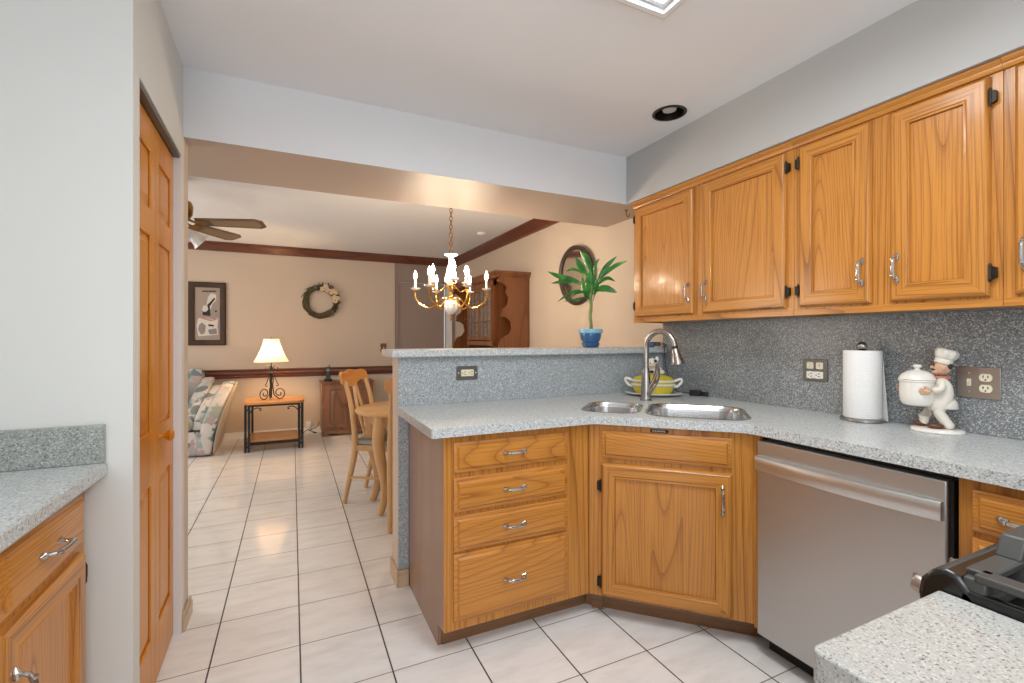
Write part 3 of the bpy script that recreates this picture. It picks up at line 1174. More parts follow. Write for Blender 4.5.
o3 = thing('outlet', 'brownish metal double plate with one switch and a duplex outlet behind the chef figurine', 'outlet', (RX - .0143, .806, 1.102), -90)
m = MB().prism(rrect(-.060, -.056, .060, .056, .004, 3), -.006, -.0003, 'y')
m.build('cover_plate', 'copper', o3, bevel=.0015)
q = MB()
for s in (-1, 1):
    socket(q, .022, s * .0195, -.006, 0, 1, False)
q.build('receptacle', ['cream', 'hinge'], o3)
q = MB().box(-.030, -.009, -.013, -.018, -.006, .013)
q.box(-.027, -.018, .0, -.021, -.009, .009)
q.build('switch', 'cream', o3, bevel=.001)
for z in (-.034, .034):
    q = MB()
    q.T = Matrix.Translation((-.024, -.006, z)) @ Matrix.Rotation(radians(90), 4, 'X')
    q.lathe([(.004, 0), (.003, .0015), (.0005, .0018)], 10)
    q.build('screw', 'chrome', o3)

# ------------------------------------------------------------------ paper towels
px, py = 2.165, 1.148
ph = thing('paper_towel_holder', 'steel paper towel holder with a round knob on the right counter', 'paper towel holder', (px, py, .9165))
MB().lathe([(.074, 0), (.078, .003), (.078, .011), (.073, .014), (.01, .0145)], 40).build('base', 'nickel', ph)
MB().lathe([(.006, .0145), (.006, .285)], 12).build('rod', 'nickel', ph)
MB().ball((0, 0, .3115), .0195, 20, 12).build('knob', 'nickel', ph)
pr = thing('paper_towel_roll', 'white roll of paper towels standing on the steel holder', 'paper towel roll', (px, py, .9318))
m = MB()
m.lathe([(.0655, 0), (.0665, .002), (.0665, .276), (.0645, .279), (.021, .279), (.021, 0)], 48, 0, cap=False)
m.build('roll', 'paper', pr)
MB().lathe([(.0209, .0), (.0209, .2788), (.0190, .2788), (.0190, .0)], 24, 0, cap=False).build('core', 'card', pr)
# loose last sheet hanging off the right side
a0 = radians(-52)
rings = []
for i in range(9):
    t = i / 8
    a = a0 - t * .40
    r_ = .0672
    top = (r_ * cos(a), r_ * sin(a), .278)
    off = max(0, t - .25) * .022
    bot = ((r_ + off * .5) * cos(a) - sin(a0) * 0, (r_ + off) * sin(a) - off * .3, -.008)
    rings.append((top, bot))
m = MB()
vs = [p for r2 in rings for p in r2] + [(p[0] * .987, p[1] * .987, p[2]) for r2 in rings for p in r2]
nn = len(rings) * 2
fs = []
for i in range(len(rings) - 1):
    q = i * 2
    fs.append((q, q + 2, q + 3, q + 1))
    fs.append((nn + q, nn + q + 1, nn + q + 3, nn + q + 2))
fs.append((0, 1, nn + 1, nn))
q = (len(rings) - 1) * 2
fs.append((q, nn + q, nn + q + 1, q + 1))
m.add(vs, fs)
m.build('loose_sheet', 'paper', pr, smooth=60)

# ------------------------------------------------------------------ chef figurine
AZ = -math.degrees(math.atan2(2.165, .905))
ch = thing('chef_figurine', 'ceramic chef figurine in white hugging a big lidded pot on the counter', 'figurine', (2.160, .898, .9165), AZ)


def skin_body(name, nodes, edges, mats, parent, sub=2):
    me = bpy.data.meshes.new(name)
    me.from_pydata([n_[0] for n_ in nodes], edges, [])
    for mm in mats:
        me.materials.append(MT[mm])
    o = bpy.data.objects.new(name, me)
    COL.objects.link(o)
    o.parent = parent
    md = o.modifiers.new('skin', 'SKIN')
    md.use_smooth_shade = True
    for i, n_ in enumerate(nodes):
        r_ = n_[1]
        me.skin_vertices[0].data[i].radius = (r_, r_) if isinstance(r_, (int, float)) else r_
    me.skin_vertices[0].data[0].use_root = True
    md = o.modifiers.new('smooth', 'SUBSURF')
    md.levels = md.render_levels = sub
    return o


# local x = picture right, y = away from the viewer, z up.  The chef leans back, facing left.
nodes = [((.026, 0, .104), .033), ((.028, 0, .140), .034), ((.024, 0, .176), .030), ((.018, 0, .204), .013),
         ((.016, -.030, .186), .015), ((.016, -.048, .160), .0130), ((-.012, -.052, .155), .0115),
         ((.014, .030, .186), .015), ((-.030, .050, .172), .0130), ((-.078, .046, .160), .0115),
         ((.006, -.016, .078), .022), ((.022, -.018, .046), .018), ((.044, -.018, .016), .0155),
         ((-.014, .016, .082), .021), ((-.032, .018, .052), .017), ((-.034, .018, .016), .0145)]
edges = [(0, 1), (1, 2), (2, 3), (2, 4), (4, 5), (5, 6), (2, 7), (7, 8), (8, 9), (0, 10), (10, 11), (11, 12), (0, 13), (13, 14), (14, 15)]
skin_body('body', nodes, edges, ['chefwhite'], ch)
m = MB()   # coat skirt
m.lathe([(.020, .022), (.0325, .008), (.036, -.016), (.034, -.018), (.020, .0)], 20, 0, (.026, 0, .106), sx=1.0, sy=.95)
m.build('coat_skirt', 'chefwhite', ch, smooth=60)
m = MB()
m.lathe([(.076, 0), (.078, .004), (.075, .011), (.068, .014), (.002, .0145)], 40, 0, (.004, 0, 0), sx=1.0, sy=.85)
m.build('base', 'cglaze', ch)
for (cx_, cy_) in ((-.042, .018), (-.002, -.030)):
    m = MB().ball((cx_, cy_, .0235), (.026, .014, .0105), 16, 8)
    m.build('shoe', 'brown', ch)
# head with face
m = MB()
m.T = Matrix.Translation((.0135, 0, .034)) @ Matrix.Diagonal((.86, .90, .875, 1))
m.ball((.004, 0, .232), (.030, .027, .032), 20, 14, 0)
m.ball((-.012, 0, .214), (.019, .018, .012), 14, 8, 0)          # chin
m.ball((-.027, 0, .233), (.008, .006, .007), 12, 8, 0)         # nose
m.ball((.010, -.027, .231), (.007, .005, .010), 10, 8, 0)       # ear
m.ball((.010, .027, .231), (.007, .005, .010), 10, 8, 0)
for s in (-1, 1):
    m.ball((-.021, s * .011, .241), (.004, .004, .004), 8, 6, 2)    # eyes
    m.ball((-.021, s * .011, .2475), (.004, .006, .002), 8, 6, 1)   # brows
    m.tube([(-.027, s * .001, .2245), (-.024, s * .010, .223), (-.017, s * .017, .226)], [.0035, .0035, .001], 8, 1)   # moustache
m.ball((-.0285, 0, .2165), (.003, .007, .002), 8, 6, 3)          # mouth
m.ball((.026, 0, .240), (.012, .0245, .018), 14, 8, 1)           # hair at the back
m.build('head', ['skin', 'hair', 'hair', 'paint_red'], ch, smooth=80)
m = MB()
m.lathe([(.024, 0), (.026, .004), (.024, .010), (.015, .012)], 18, 0, (.016, 0, .195))
m.build('neckerchief', 'paint_red', ch)
# toque: band and puffy pleated crown tilted back
m = MB()
m.T = Matrix.Translation((.0185, 0, .2515)) @ Matrix.Rotation(radians(16), 4, 'Y') @ Matrix.Diagonal((.86, .86, .88, 1))
m.lathe([(.0285, 0), (.0305, .003), (.030, .020), (.028, .022)], 24, 0)
rings = []
for r_, z_ in ((.028, .020), (.034, .030), (.037, .043), (.037, .054), (.030, .063), (.004, .061)):
    rings.append([((r_ * (1 + .09 * (1 if k % 4 < 2 else -1) * (r_ > .03))) * cos(2 * pi * k / 28), (r_ * (1 + .09 * (1 if k % 4 < 2 else -1) * (r_ > .03))) * sin(2 * pi * k / 28), z_) for k in range(28)])
m.loft(rings, 0)
m.build('hat', 'chefwhite', ch, smooth=70)
# pot and lid in the chef's arms
m = MB()
m.lathe([(.030, .090), (.044, .096), (.052, .110), (.054, .135), (.054, .180), (.057, .184), (.057, .189), (.050, .190)], 32, 0, (-.052, 0, 0))
m.build('pot', 'cglaze', ch)
m = MB()
m.lathe([(.0575, .1905), (.056, .195), (.047, .210), (.032, .221), (.014, .226), (.0075, .228), (.0075, .233), (.013, .236), (.014, .242), (.010, .246), (.001, .247)], 32, 0, (-.052, 0, 0))
m.build('pot_lid', 'cglaze', ch)


# hands: palm, four fingers and a thumb spread on the pot
def hand(cx_, cy_, cz_, sgn, name):
    nd = [((0, 0, 0), .0085), ((-.012, 0, -.001), .0085)]
    ed = [(0, 1)]
    m = MB()
    m.ball((-.004, 0, 0), (.013, .006, .0105), 12, 8, 0)
    for i, (dz, ln) in enumerate(((.0085, .016), (.0028, .020), (-.003, .019), (-.0085, .014))):
        m.tube([(-.010, 0, dz), (-.010 - ln * .5, sgn * .0015, dz * 1.05), (-.010 - ln, sgn * .005, dz * 1.05)], [.0036, .0034, .0022], 8, 0)
    m.tube([(.000, 0, .008), (-.004, sgn * .001, .015), (-.010, sgn * .003, .019)], [.004, .0036, .0024], 8, 0)
    m.T = Matrix.Identity(4)
    o = m.build(name, 'skin', ch, smooth=80)
    o.location = (cx_, cy_, cz_)
    return o


hand(-.020, -.056, .150, 1, 'hand')
h2 = hand(-.095, .040, .158, -1, 'hand')
h2.rotation_euler = (0, 0, radians(38))

# ------------------------------------------------------------------ tureen on its plate
AZ2 = -math.degrees(math.atan2(1.99, 2.18))
tx, ty = 1.972, 2.190
pl = MB().lathe([(.10, 0), (.12, .003), (.176, .014), (.180, .021), (.174, .022), (.12, .009), (.002, .008)], 48, 0, sx=1.0, sy=.66)
o = pl.build('platter', 'cglaze', loc=(tx, ty, .9165))
o.rotation_euler = (0, 0, radians(AZ2))
o.scale = (.94, .94, 1)
tag(o, 'oval white platter under the yellow tureen in the counter corner', 'platter')
tu = thing('tureen', 'yellow and white lidded tureen with a white animal on its lid', 'tureen', (tx, ty, .9252), AZ2)
tu.scale = (.93, .93, .98)
m = MB()
m.lathe([(.085, 0), (.098, .004), (.118, .030), (.128, .058), (.130, .072), (.124, .076)], 44, 0, sx=1.05, sy=.66)
m.build('bowl', 'yellow', tu)
m = MB()
m.lathe([(.126, .052), (.134, .054), (.136, .062), (.130, .066)], 44, 0, sx=1.05, sy=.66)
m.build('white_band', 'cglaze', tu)
m = MB()
m.lathe([(.132, .0765), (.136, .080), (.132, .088), (.126, .090)], 44, 1, sx=1.05, sy=.66)
m.lathe([(.126, .090), (.108, .106), (.070, .118), (.030, .122), (.002, .123)], 44, 0, sx=1.05, sy=.66)
m.build('lid', ['yellow', 'cglaze'], tu)
for s in (-1, 1):
    m = MB().tube(smooth_path([(s * .125, 0, .048), (s * .150, 0, .052), (s * .172, 0, .074), (s * .174, 0, .092), (s * .160, 0, .094), (s * .132, 0, .082)], 4), .0085, 10)
    m.build('handle', 'cglaze', tu)
m = MB()
m.T = Matrix.Translation((0, 0, .12)) @ Matrix.Scale(1.25, 4) @ Matrix.Translation((0, 0, -.12))
m.ball((0, 0, .142), (.046, .036, .026), 18, 10, 0)
m.ball((-.004, -.018, .172), (.027, .026, .030), 18, 10, 0)
m.ball((-.004, -.043, .163), (.014, .010, .010), 12, 8, 2)
for s in (-1, 1):
    m.ball((-.004 + s * .024, -.012, .196), (.009, .006, .014), 10, 8, 0)
    m.ball((-.004 + s * .009, -.041, .177), .003, 8, 6, 1)
    m.ball((s * .040, -.010, .134), (.018, .012, .012), 10, 8, 0)
m.ball((.012, -.036, .188), (.008, .007, .008), 10, 8, 1)
m.ball((-.022, -.030, .182), (.006, .007, .006), 10, 8, 1)
m.ball((.020, -.024, .150), (.011, .012, .010), 10, 8, 1)
m.ball((-.006, -.032, .136), (.012, .008, .008), 10, 8, 1)
m.build('lid_figure', ['cglaze', 'hair', 'petal'], tu, smooth=80)

# ------------------------------------------------------------------ power adapter and cord by the sink
pa = thing('power_adapter', 'black power adapter lying in the counter corner by the tureen', 'power adapter', (2.20, 2.06, .9165), -60)
MB().box(-.045, -.018, 0, .02, .018, .034).build('body', 'black', pa, bevel=.005)
MB().prism(rrect(.02, -.014, .06, .014, .008, 3), .004, .026, 'z').build('plug', 'black', pa, bevel=.003)
cd = MB()
cd.T = (Matrix.Translation((2.20, 2.06, .9165)) @ Matrix.Rotation(radians(-60), 4, 'Z')).inverted()
cd.tube(smooth_path([(2.185, 2.10, .928), (2.15, 2.17, .935), (2.19, 2.25, .97), (2.205, 2.32, 1.05), (2.20, 2.338, 1.19), (2.232, 2.355, 1.215), (2.236, 2.375, 1.225), (2.224, 2.397, 1.222)], 6), .0026, 8)
cd.build('cord', 'black', pa)
gd = thing('cord_reel', 'small blue and black gadget on the bar ledge behind the faucet', 'gadget', (2.185, 2.43, 1.2025), -40)
MB().box(-.03, -.02, 0, .012, .02, .034).build('body', 'bluetape', gd, bevel=.004)
MB().box(.0122, -.018, .006, .05, .018, .034).build('connector', 'black', gd, bevel=.003)

# ------------------------------------------------------------------ potted plant on the ledge
AZ3 = -math.degrees(math.atan2(1.738, 2.5))
pp = thing('potted_plant', 'green cane plant in a blue glazed pot on the bar ledge', 'plant', (1.742, 2.51, 1.2025), AZ3)
MB().lathe([(.044, 0), (.048, .003), (.060, .026), (.058, .029), (.050, .016), (.002, .014)], 32).build('saucer', 'blue', pp)
m = MB()
m.lathe([(.044, .0145), (.050, .030), (.063, .052), (.069, .080), (.067, .096)], 32, 0, cap=True)
m.lathe([(.066, .088), (.076, .094), (.078, .110), (.074, .118), (.066, .118), (.062, .100)], 32, 1, cap=False)
m.build('pot', ['blue', 'blue_rim'], pp)
MB().lathe([(.0, .104), (.066, .106), (.066, .100)], 24).build('soil', 'soil', pp)
m = MB()
pts = [(.003 * sin(i * 1.3), .003 * cos(i * 1.7), .10 + i * .028) for i in range(12)]
m.tube(pts, [.0098 + (.0022 if i % 2 else 0) for i in range(12)], 10)
m.build('stem', 'stem', pp)


def leaf(m, base, tip, width, lift, n=9, droop=0.0):
    b, t = Vector(base), Vector(tip)
    d = t - b
    side = d.cross(Vector((0, 0, 1)))
    side = side.normalized() if side.length > .02 else Vector((1, 0, 0))
    vs = []
    for i in range(n + 1):
        s = i / n
        p = b + d * s + Vector((0, 0, lift * sin(pi * s) - droop * s ** 4))
        wd = width * (min(1, .25 + 2.4 * s) * (1 - s ** 3.5) + .03)
        if i == n:
            wd = .001
        dn = Vector((0, 0, -wd * .35))
        vs += [p - side * wd - dn * -1 * 0 + Vector((0, 0, wd * .35)), p, p + side * wd + Vector((0, 0, wd * .35))]
    th = Vector((0, 0, -.0015))
    k = len(vs)
    vs = vs + [v_ + th for v_ in vs]
    fs = []
    for i in range(n):
        a = i * 3
        for q in (0, 1):
            fs.append((a + q, a + q + 1, a + q + 4, a + q + 3))
            fs.append((k + a + q + 3, k + a + q + 4, k + a + q + 1, k + a + q))
        fs.append((a, a + 3, k + a + 3, k + a))
        fs.append((a + 5, a + 2, k + a + 2, k + a + 5))
    fs.append((0, 1, k + 1, k))
    fs.append((1, 2, k + 2, k + 1))
    m.add([tuple(v_) for v_ in vs], fs)


m = MB()


def strap_leaf(pts, width):
    """a strap leaf along a path: narrow stalk, broad blade, pointed tip"""
    P = smooth_path(pts, 5)
    n = len(P)
    vs = []
    for i, p in enumerate(P):
        u = i / (n - 1)
        t = (P[min(i + 1, n - 1)] - P[max(i - 1, 0)]).normalized()
        side = t.cross(Vector((0, 1, .25)))
        side = side.normalized() if side.length > .05 else Vector((1, 0, 0))
        side = (side + Vector((0, .35, 0))).normalized()
        k = .16 + .84 * min(1, max(0, (u - .18) / .3))
        w_ = max(.0006, width * .5 * k * (1 - max(0, (u - .62) / .38) ** 2))
        fold = Vector((0, -1, 0)) * w_ * .3
        vs += [p - side * w_, p + fold, p + side * w_]
    k_ = len(vs)
    th = Vector((0, .0014, -.0004))
    vs = vs + [v_ + th for v_ in vs]
    fs = []
    for i in range(n - 1):
        q = i * 3
        for e in (0, 1):
            fs.append((q + e, q + e + 1, q + e + 4, q + e + 3))
            fs.append((k_ + q + e + 3, k_ + q + e + 4, k_ + q + e + 1, k_ + q + e))
        fs.append((q, q + 3, k_ + q + 3, k_ + q))
        fs.append((q + 5, q + 2, k_ + q + 2, k_ + q + 5))
    fs.append((0, 1, k_ + 1, k_))
    fs.append((1, 2, k_ + 2, k_ + 1))
    m.add([tuple(v_) for v_ in vs], fs)


# paths as (right, up) in metres from the pot's foot, with a depth swing
for path, wd, dy in (
        ([(-.03, .40), (-.10, .435), (-.19, .455), (-.275, .49)], .036, -.05), ([(-.02, .39), (-.11, .425), (-.19, .432), (-.26, .424)], .024, .05),
        ([(0, .42), (-.03, .48), (-.07, .53), (-.095, .575)], .042, -.06), ([(.0, .44), (-.01, .52), (-.03, .58), (-.07, .635)], .050, .06),
        ([(-.01, .43), (-.06, .49), (-.115, .517), (-.165, .508)], .022, .09), ([(.015, .40), (.022, .47), (.030, .53), (.055, .56)], .020, -.07),
        ([(.02, .39), (.06, .46), (.105, .53), (.17, .595)], .032, .05), ([(.02, .38), (.08, .46), (.15, .515), (.225, .543)], .028, -.06),
        ([(.01, .36), (.06, .42), (.11, .452), (.16, .432)], .024, .08), ([(.01, .34), (.05, .37), (.10, .375), (.168, .345)], .044, -.05),
        ([(0, .33), (-.08, .372), (-.15, .345), (-.215, .302)], .018, .04), ([(0, .33), (-.05, .355), (-.09, .350), (-.11, .325)], .024, -.09),
        ([(-.005, .32), (-.05, .32), (-.11, .305), (-.17, .298)], .016, -.03), ([(-.01, .30), (-.02, .37), (-.012, .43), (.0, .50)], .046, -.03),
        ([(.005, .30), (.012, .38), (.006, .44), (-.012, .49)], .042, .04), ([(-.02, .29), (-.04, .35), (-.05, .41), (-.055, .47)], .030, .07),
        ([(.015, .30), (.03, .36), (.04, .41), (.035, .46)], .030, .09), ([(0, .30), (-.02, .34), (-.015, .38), (-.01, .42)], .04, -.07)):
    nn = len(path) - 1
    strap_leaf([(x, dy * i / nn, z) for i, (x, z) in enumerate(path)], wd)
m.build('foliage', 'leaf', pp, smooth=60)

# ------------------------------------------------------------------ stove in the near right corner
sv = thing('stove', 'black gas stove with cast iron grates at the near right edge', 'stove', (.812, .318, 0))
m = MB()
m.box(0, -.62, .08, .756, 0, .862, 0)
m.build('body', 'blackgloss', sv, bevel=.004)
m = MB()
prof = [(-.635, .866), (.026, .866), (.036, .876), (.040, .900), (.037, .921), (.024, .938), (.008, .945), (-.006, .941), (-.018, .926), (-.032, .912), (-.635, .909)]
m.loft([[(x, y, z) for y, z in prof] for x in (-.003, .758)])
m.box(-.003, -.62, .9, .014, -.004, .9275)
m.box(.742, -.62, .9, .758, -.004, .9275)
m.build('cooktop', 'blackgloss', sv, bevel=.006)
m = MB()
m.box(.012, .001, .12, .744, .030, .80)
m.build('oven_door', 'blackgloss', sv, bevel=.005)
m = MB()
m.tube([(.05, .075, .76), (.706, .075, .76)], .012, 14)
for x in (.07, .686):
    m.tube([(x, .030, .76), (x, .075, .76)], .009, 10)
m.build('oven_handle', 'steel_h', sv)
for x in (.037, .146, .33, .46, .59):
    m = MB()
    m.T = Matrix.Translation((x, .038, .893)) @ Matrix.Rotation(radians(-80), 4, 'X')
    m.lathe([(.017, 0), (.017, .005), (.014, .008), (.013, .020), (.011, .023), (.001, .0235)], 24)
    m.box(-.002, -.012, .023, .002, .012, .026)
    m.build('knob', 'copper', sv)


def grate_mesh(x0, x1, y0, y1, z):
    m = MB()
    b = .014
    for x in (x0, x1):
        m.box(x - b, y0, z, x + b, y1, z + .012)
    for y in (y0, y1):
        m.box(x0, y - b, z, x1, y + b, z + .012)
    cx_, cy_ = (x0 + x1) / 2, (y0 + y1) / 2
    for yy in (y0 + (y1 - y0) * .27, y0 + (y1 - y0) * .73):
        for sx_, ex in ((x0, cx_ - .03), (cx_ + .03, x1)):
            m.prism([(yy - .007, z + .002), (yy + .007, z + .002), (yy + .005, z + .034), (yy - .005, z + .034)], sx_, ex, 'x')
    for a, b2 in ((y0, y0 + .07), (y1 - .07, y1), (cy_ - .05, cy_ + .05)):
        m.prism([(cx_ - .007, z + .002), (cx_ + .007, z + .002), (cx_ + .005, z + .034), (cx_ - .005, z + .034)], a, b2, 'y')
    for x in (x0, x1):
        for y in (y0, y1):
            m.box(x - .012, y - .012, z - .018, x + .012, y + .012, z + .004)
    for y in (y0, y1):
        m.prism([(x0 + .085, z + .011), (x0 + .105, z + .040), (x1 - .105, z + .040), (x1 - .085, z + .011)], y - .014, y + .014, 'y')
    return m


grate_mesh(.014, .362, -.56, -.020, .940).build('grate', 'grate', sv, bevel=.003)
grate_mesh(.400, .738, -.56, -.020, .940).build('grate', 'grate', sv, bevel=.003)
for x in (.205, .552):
    for y in (-.43, -.19):
        MB().lathe([(.05, .9092), (.05, .916), (.034, .918), (.034, .925), (.03, .927), (.001, .9275)], 24, 0, (x, y, 0)).build('burner', 'iron', sv)
MB().box(0.0, -.62, .0, .756, -.03, .079).build('kick_base', 'black', sv)

# ------------------------------------------------------------------ ceiling fixtures of the kitchen
cf = thing('ceiling_fixture', 'white stepped crown frame of the large ceiling light', 'ceiling light', (0, 0, 0))
m = MB()
rings = []
for ins, z in ((-.022, CEIL - .0005), (-.022, CEIL - .012), (-.008, CEIL - .012), (-.008, CEIL - .005), (-.003, CEIL - .005), (-.003, CEIL - .014), (.016, CEIL - .014), (.018, CEIL + .012), (.024, CEIL + .012), (.024, CEIL + .002), (.038, CEIL + .002), (.040, CEIL + .030), (.054, CEIL + .030), (.056, CEIL + .095)):
    rings.append([(FXA + ins, FYA + ins, z), (FXB - ins, FYA + ins, z), (FXB - ins, FYB - ins, z), (FXA + ins, FYB - ins, z)])
m.loft(rings, 0, cap=False)
m.build('frame', 'white_trim', cf, smooth=0)
MB().box(FXA + .05, FYA + .05, CEIL + .0955, FXB - .05, FYB - .05, CEIL + .104).build('diffuser', 'diffuser', cf)

rl = thing('recessed_light', 'unlit black recessed can light in the kitchen ceiling', 'recessed light', (HCX, HCY, CEIL))
m = MB()
m.lathe([(.0765, .001), (.087, -.0005), (.087, -.004), (.074, -.006), (.0735, .001)], 36, 0, cap=False)
m.build('trim_ring', 'black', rl)
m = MB()
m.lathe([(.0745, .0), (.072, .03), (.066, .12), (.002, .125)], 32, 0, cap=False)
m.build('baffle', 'black', rl)
m = MB()
m.lathe([(.014, .12), (.015, .085), (.036, .05), (.040, .030), (.034, .014), (.002, .009)], 24, 0)
m.build('bulb', 'bulb', rl)

# ------------------------------------------------------------------ chandelier
cx0, cy0 = 1.080, 3.372
cl = thing('chandelier', 'brass and white porcelain candle chandelier hanging over the dining table', 'chandelier', (cx0, cy0, .319))
cl.scale = (.77, .77, .77)
CL = (CEIL - .319) / .77
m = MB()
m.lathe([(.006, 1.395), (.012, 1.41), (.004, 1.425), (.010, 1.44), (.02, 1.455)], 16, 1)
m.lathe([(.018, 1.455), (.045, 1.475), (.062, 1.505), (.068, 1.535), (.066, 1.545), (.070, 1.555), (.066, 1.565), (.06, 1.590), (.030, 1.60)], 28, 0)
m.lathe([(.030, 1.60), (.040, 1.615), (.020, 1.63), (.014, 1.66), (.026, 1.70), (.045, 1.72), (.048, 1.735), (.035, 1.745)], 24, 1)
m.lathe([(.030, 1.745), (.052, 1.765), (.058, 1.80), (.050, 1.86), (.036, 1.91), (.024, 1.96), (.022, 2.00), (.032, 2.02), (.066, 2.035), (.068, 2.043), (.020, 2.05)], 28, 0)
m.build('column', ['porcelain', 'brass'], cl)
m = MB()
z = 2.05
i = 0
while z < CL - .05:
    T = Matrix.Translation((0, 0, z + .022)) @ Matrix.Rotation(radians(90 * (i % 2)), 4, 'Z')
    m.T = T
    m.tube([(.013 * cos(a), 0, .025 * sin(a)) for a in [2 * pi * k_ / 12 for k_ in range(13)]], .0042, 6, cap=False)
    z += .040
    i += 1
m.T = Matrix.Identity(4)
m.build('chain', 'antbrass', cl)
MB().lathe([(.01, CL - .055), (.03, CL - .04), (.058, CL - .012), (.06, CL - .001)], 24).build('canopy', 'antbrass', cl)


def chandelier_arm(a, r_, z_cup, z_hub, r0=.035, dip=.10):
    ca, sa = cos(a), sin(a)
    prof = [(r0, z_hub), (r0 + (r_ - r0) * .16, z_hub - .01), (r0 + (r_ - r0) * .30, z_hub - dip * .5), (r0 + (r_ - r0) * .55, z_hub - dip), (r0 + (r_ - r0) * .86, z_hub - dip * .62), (r_, z_cup - .07), (r_, z_cup - .012)]
    pts = smooth_path([(p[0] * ca, p[0] * sa, p[1]) for p in prof], 5)
    arm = MB().tube(pts, .0075, 8).build('arm', 'brass', cl)
    c = (r_ * ca, r_ * sa, z_cup)
    m = MB()
    m.lathe([(.008, -.03), (.020, -.018), (.012, -.010)], 16, 1, c)
    m.lathe([(.012, -.010), (.036, -.002), (.048, .008), (.046, .010), (.018, .004)], 24, 0, c)
    m.build('drip_pan', ['porcelain', 'brass'], arm)
    MB().lathe([(.0125, .004), (.0125, .095), (.010, .097)], 14, 0, c).build('candle_sleeve', 'candle', arm)
    MB().lathe([(.007, .0975), (.015, .115), (.0165, .130), (.011, .155), (.004, .175), (.0008, .182)], 14, 0, c).build('flame_bulb', 'flame', arm)
    return arm


for k_ in range(6):
    chandelier_arm(radians(60 * k_ - 22), .345, 1.70, 1.62)
for ang in (12, 132, 252):
    chandelier_arm(radians(ang + 8), .19, 1.775, 1.735, .03, .05)

# ------------------------------------------------------------------ ceiling fan
fn = thing('ceiling_fan', 'brown cane-inset ceiling fan with frosted tulip shades, half behind the closet wall', 'ceiling fan', (-.77, 4.15, 0))
m = MB()
m.lathe([(.06, CEIL - .001), (.065, CEIL - .02), (.05, CEIL - .05), (.014, CEIL - .06), (.014, CEIL - .15), (.05, CEIL - .16), (.095, CEIL - .18), (.105, CEIL - .21), (.10, CEIL - .27), (.08, CEIL - .30), (.045, CEIL - .315), (.045, CEIL - .35), (.065, CEIL - .37), (.05, CEIL - .40), (.01, CEIL - .41)], 32)
m.build('motor', 'antbrass', fn)
ZB = CEIL - .325
for k_ in range(5):
    a = radians(-16 + 72 * k_)
    Rm = Matrix.Rotation(a, 4, 'Z')
    arm = MB()
    arm.T = Matrix.Translation((0, 0, ZB)) @ Rm @ Matrix.Rotation(radians(-14), 4, 'X')
    arm.tube([(.07, 0, .02), (.11, 0, .0), (.17, 0, -.006)], [.010, .008, .006], 8)
    arm.prism(round_poly([(.12, -.01), (.15, -.045), (.19, -.03), (.21, 0), (.19, .03), (.15, .045), (.12, .01)], .006, 2), -.010, -.005, 'z')
    ao = arm.build('blade_arm', 'antbrass', fn)
    bl = MB()
    bl.T = arm.T.copy()
    bl.prism(round_poly([(.14, -.055), (.56, -.072), (.605, -.045), (.605, .045), (.56, .072), (.14, .055)], .012, 3), -.0045, .002, 'z')
    bo = bl.build('blade', 'bladewood', fn)
    ci = MB()
    ci.T = arm.T.copy()
    ci.prism(round_poly([(.24, -.038), (.55, -.05), (.575, -.03), (.575, .03), (.55, .05), (.24, .038)], .01, 3), -.006, -.0046, 'z')
    ci.build('cane_inset', 'cane', bo)
for k_ in range(4):
    a = radians(20 + 90 * k_)
    Tm = Matrix.Translation((.06 * cos(a), .06 * sin(a), CEIL - .38)) @ Matrix.Rotation(a, 4, 'Z') @ Matrix.Rotation(radians(128), 4, 'Y')
    m = MB()
    m.T = Tm
    rings = []
    for r_, z_ in ((.016, .0), (.022, .02), (.040, .05), (.048, .085), (.052, .110), (.066, .128)):
        fl_a = .10 if z_ > .1 else 0
        rings.append([(r_ * (1 + fl_a * sin(8 * 2 * pi * q / 40)) * cos(2 * pi * q / 40), r_ * (1 + fl_a * sin(8 * 2 * pi * q / 40)) * sin(2 * pi * q / 40), z_) for q in range(40)])
    m.loft(rings, 0, cap=False)
    rings2 = [[(p[0] * .95, p[1] * .95, p[2]) for p in r_] for r_ in rings]
    m.loft(rings2, 0, cap=False)
    m.build('light_shade', 'frost', fn, smooth=60)

# ------------------------------------------------------------------ small things on walls and ceiling
sd = thing('smoke_detector', 'small white smoke detector on the dining ceiling', 'smoke detector', (1.93, 4.90, CEIL))
MB().lathe([(.055, -.001), (.055, -.018), (.045, -.026), (.02, -.030), (.001, -.030)], 28).build('housing', 'white_trim', sd)
MB().lathe([(.010, -.0302), (.009, -.034), (.001, -.0345)], 12).build('test_button', 'cream', sd)
hk = thing('ceiling_hook', 'small brass hook under the beam beside the wall cabinet', 'hook', (2.07, 2.56, 2.1395))
MB().lathe([(.012, 0), (.012, -.004), (.004, -.008)], 14).build('plate', 'antbrass', hk)
MB().tube(smooth_path([(0, 0, -.006), (0, 0, -.03), (.012, 0, -.045), (.024, 0, -.035), (.022, 0, -.022)], 4), .003, 8).build('hook', 'antbrass', hk)

sp_ = thing('switch_plate', 'small carved wooden switch plate on the far wall by the nook', 'switch', (1.175, FY - .0005, 1.125))
MB().prism(round_poly([(-.038, -.062), (.038, -.062), (.044, -.03), (.036, 0), (.044, .03), (.038, .062), (-.038, .062), (-.044, .03), (-.036, 0), (-.044, -.03)], .008, 3), -.012, 0, 'y').build('plate', 'plaque', sp_, bevel=.002)
MB().box(-.005, -.022, -.012, .005, -.012, .012).build('toggle', 'cream', sp_, bevel=.001)

